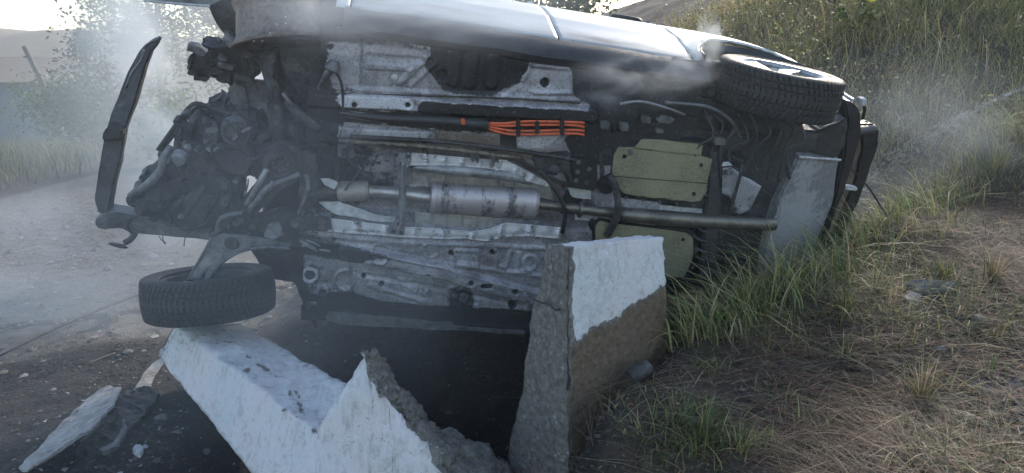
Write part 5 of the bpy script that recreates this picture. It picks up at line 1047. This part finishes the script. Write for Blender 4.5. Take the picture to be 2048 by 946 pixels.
for k, (px, py, r_, lab) in enumerate([(215, 540, .03, 'pale flat stone on the dirt road left of the loose wheel'), (120, 618, .022, 'small stone on the dirt road beside the long charred bar'), (60, 700, .022, 'grey stone at the left edge of the dirt road'),
        (322, 838, .03, 'largest brown stone on the charred soil beside the fallen beam'), (352, 868, .022, 'smaller stone on the charred soil nearest the foot of the fallen beam'), (412, 905, .02, 'stone on the black soil at the bottom edge under the fallen beam'),
        (256, 706, .028, 'stone lying between the molten strip and the loose wheel'), (1960, 640, .03, 'grey stone in the bare patch at the right edge of the bank'), (1935, 840, .026, 'stone at the edge of the grey gravel patch in the lower right corner'),
        (1880, 700, .022, 'small stone on the bare soil above the straw yellow tuft'), (1850, 618, .024, 'stone lying just below the concrete chips on the bank'), (90, 545, .02, 'pale stone far out on the dirt road at the left edge')]):
    g = ground_at(px, py, 1.2, 20); bm = bmesh.new(); bmesh.ops.create_icosphere(bm, subdivisions=3, radius=1)
    for v in bm.verts: v.co = Vector((v.co.x, v.co.y * .8, v.co.z * .55)) * r_ * 1.15; v.co += nvec(v.co, .9 / r_, k) * r_ * .3
    o = bmobj('stone', bm, M['stone'], None, True); o.location = g + Vector((0, 0, r_ * .2)); o.rotation_euler = (0, 0, k); autosmooth(o, 25); tag(o, lab, 'stone', 'loose stones on the ground')

# ------------------------------------------------------------------ smoke, spray and haze
def smoke(name, c, s, dens, scale, lo, hi, col, label, rot=(0, 0, 0), seed=0.0, stretch=(1, 1, 1), aniso=-.1, edge=.55):
    bm = bmesh.new(); bmesh.ops.create_icosphere(bm, subdivisions=3, radius=1)
    m = bpy.data.materials.new(name); m.use_nodes = True; t = m.node_tree; t.nodes.remove(t.nodes['Principled BSDF'])
    tc = t.nodes.new('ShaderNodeTexCoord'); mp = t.nodes.new('ShaderNodeMapping'); mp.inputs['Location'].default_value = (seed, seed * .7, -seed); mp.inputs['Scale'].default_value = stretch
    no = t.nodes.new('ShaderNodeTexNoise'); no.inputs['Scale'].default_value = scale; no.inputs['Detail'].default_value = 4; no.inputs['Roughness'].default_value = .55; no.inputs['Distortion'].default_value = .6
    mr = t.nodes.new('ShaderNodeMapRange'); mr.inputs[1].default_value = lo; mr.inputs[2].default_value = hi; mr.interpolation_type = 'SMOOTHSTEP'
    ln = t.nodes.new('ShaderNodeVectorMath'); ln.operation = 'LENGTH'; fr = t.nodes.new('ShaderNodeMapRange'); fr.inputs[1].default_value = 1; fr.inputs[2].default_value = 1 - edge; fr.interpolation_type = 'SMOOTHSTEP'
    m1 = t.nodes.new('ShaderNodeMath'); m1.operation = 'MULTIPLY'; m2 = t.nodes.new('ShaderNodeMath'); m2.operation = 'MULTIPLY'; m2.inputs[1].default_value = dens
    pv = t.nodes.new('ShaderNodeVolumePrincipled'); pv.inputs['Color'].default_value = (*col, 1); pv.inputs['Anisotropy'].default_value = aniso
    L = t.links.new; L(tc.outputs['Object'], mp.inputs[0]); L(mp.outputs[0], no.inputs['Vector']); L(no.outputs[0], mr.inputs[0]); L(tc.outputs['Object'], ln.inputs[0]); L(ln.outputs['Value'], fr.inputs[0])
    L(mr.outputs[0], m1.inputs[0]); L(fr.outputs[0], m1.inputs[1]); L(m1.outputs[0], m2.inputs[0]); L(m2.outputs[0], pv.inputs['Density']); L(pv.outputs[0], t.nodes['Material Output'].inputs['Volume'])
    me = bpy.data.meshes.new(name); bm.to_mesh(me); bm.free(); me.materials.append(m); o = link(bpy.data.objects.new(name, me)); o.location = c; o.scale = s; o.rotation_euler = rot
    return tag(o, label, kind='stuff')
GRY = (.86, .9, .95)
smoke('smoke', D(405, 165, 6.4), (1.0, 1.6, 1.5), 1.7, 1.4, .40, .64, (.93, .96, .98), 'pale smoke billowing up behind the burnt front end', seed=2)
smoke('smoke', (-1.3, 2.75, 1.1), (1.7, .85, 1.5), .19, 1.4, .38, .68, (.93, .95, .97), 'thin veil of smoke drifting before the burnt front end', seed=5)
smoke('smoke', (-3.0, 5.0, .25), (1.9, 1.4, .9), .6, 1.6, .42, .7, GRY, 'low smoke creeping over the dirt road by the loose wheel', seed=8)
smoke('smoke', D(830, 24, 3.2), (.95, .3, .22), 3.6, 1.7, .38, .64, (.9, .93, .96), 'smoke rolling along the upper sill of the car', seed=11, edge=.9)
smoke('smoke', D(1345, 125, 3.55), (.34, .16, .2), 7.0, 1.8, .46, .66, (.97, .95, .92), 'puff of warm white smoke at the upper rear wheel arch', seed=14, edge=.95)
smoke('smoke', D(1260, 165, 3.5), (.36, .14, .18), 5.5, 1.7, .46, .68, (.93, .94, .94), 'wisp of smoke drifting down before the rear underbody', seed=17, edge=.95)
smoke('smoke', D(1418, 85, 3.9), (.09, .1, .2), 24.0, 1.6, .4, .62, (.97, .95, .9), 'thin plume of steam rising from the rear wheel arch', seed=21, edge=.95)
smoke('smoke', D(560, 650, 3.6), (.5, .4, .35), .4, 1.4, .38, .7, GRY, 'smoke pooling behind the loose front wheel', seed=27)
smoke('smoke', D(1400, 260, 3.3), (.9, .5, .7), .06, 1.2, .3, .7, (.9, .92, .92), 'very thin smoke before the rear axle', seed=29)
smoke('smoke', D(190, 190, 12), (5, 3, 3.2), .12, 1.2, .3, .7, (.9, .95, .96), 'thin smoke drifting over the verge and bushes beyond the road', seed=41)
smoke('spray_mist', D(1840, 290, 5.8), (1.4, .7, .9), .5, 1.6, .38, .7, (.95, .95, .94), 'fine mist of water spray over the gully behind the bank', seed=33)
# fire hose jet: real drops and strands from the right towards the tail of the car
j0, j1 = D(2120, 150, 7.0), D(1690, 395, 5.3); n = 800; t = RNG.uniform(0, 1, n) ** .8; dirj = j1 - j0; br_ = RNG.choice([-1, 1], n)
p = np.array(j0)[None] + t[:, None] * np.array(dirj)[None]; sp_ = .008 + .045 * t
p += np.stack([RNG.normal(0, 1, n), RNG.normal(0, 1, n), RNG.normal(0, .7, n) + br_ * 1.5 * np.clip(t * 2 - .6, 0, 1)], -1) * sp_[:, None] * .8; p[:, 2] += .12 * np.sin(t * math.pi) 
dj = np.array(dirj.normalized()); L = RNG.gamma(2, .015, n)[:, None]; r_ = RNG.uniform(.0008, .002, n)[:, None]; sx = np.cross(dj, [0, 0, 1]); sz = np.cross(sx, dj)
V = np.stack([p - dj * L, p + sx * r_, p + sz * r_, p - sx * r_ - sz * r_, p + dj * L], 1).reshape(-1, 3); f = np.array([(0, 1, 2), (0, 2, 3), (0, 3, 1), (4, 2, 1), (4, 3, 2), (4, 1, 3)])
tag(meshobj('water_jet', V, (np.arange(n)[:, None, None] * 5 + f[None]).reshape(-1, 3), M['water_drops']), 'jet of water from a fire hose shooting across the gully to the car tail', kind='stuff')
bm = bmesh.new(); bmesh.ops.create_cube(bm, size=1); hzb = bpy.data.meshes.new('haze'); bm.to_mesh(hzb); bm.free(); ho = link(bpy.data.objects.new('haze', hzb)); ho.scale = (860, 680, 24); ho.location = (0, 290, 5)
m = bpy.data.materials.new('haze'); m.use_nodes = True; t = m.node_tree; t.nodes.remove(t.nodes['Principled BSDF']); pv = t.nodes.new('ShaderNodeVolumePrincipled')
pv.inputs['Color'].default_value = (.9, .94, .97, 1); pv.inputs['Density'].default_value = .0014; t.links.new(pv.outputs[0], t.nodes['Material Output'].inputs['Volume']); hzb.materials.append(m); tag(ho, kind='stuff')
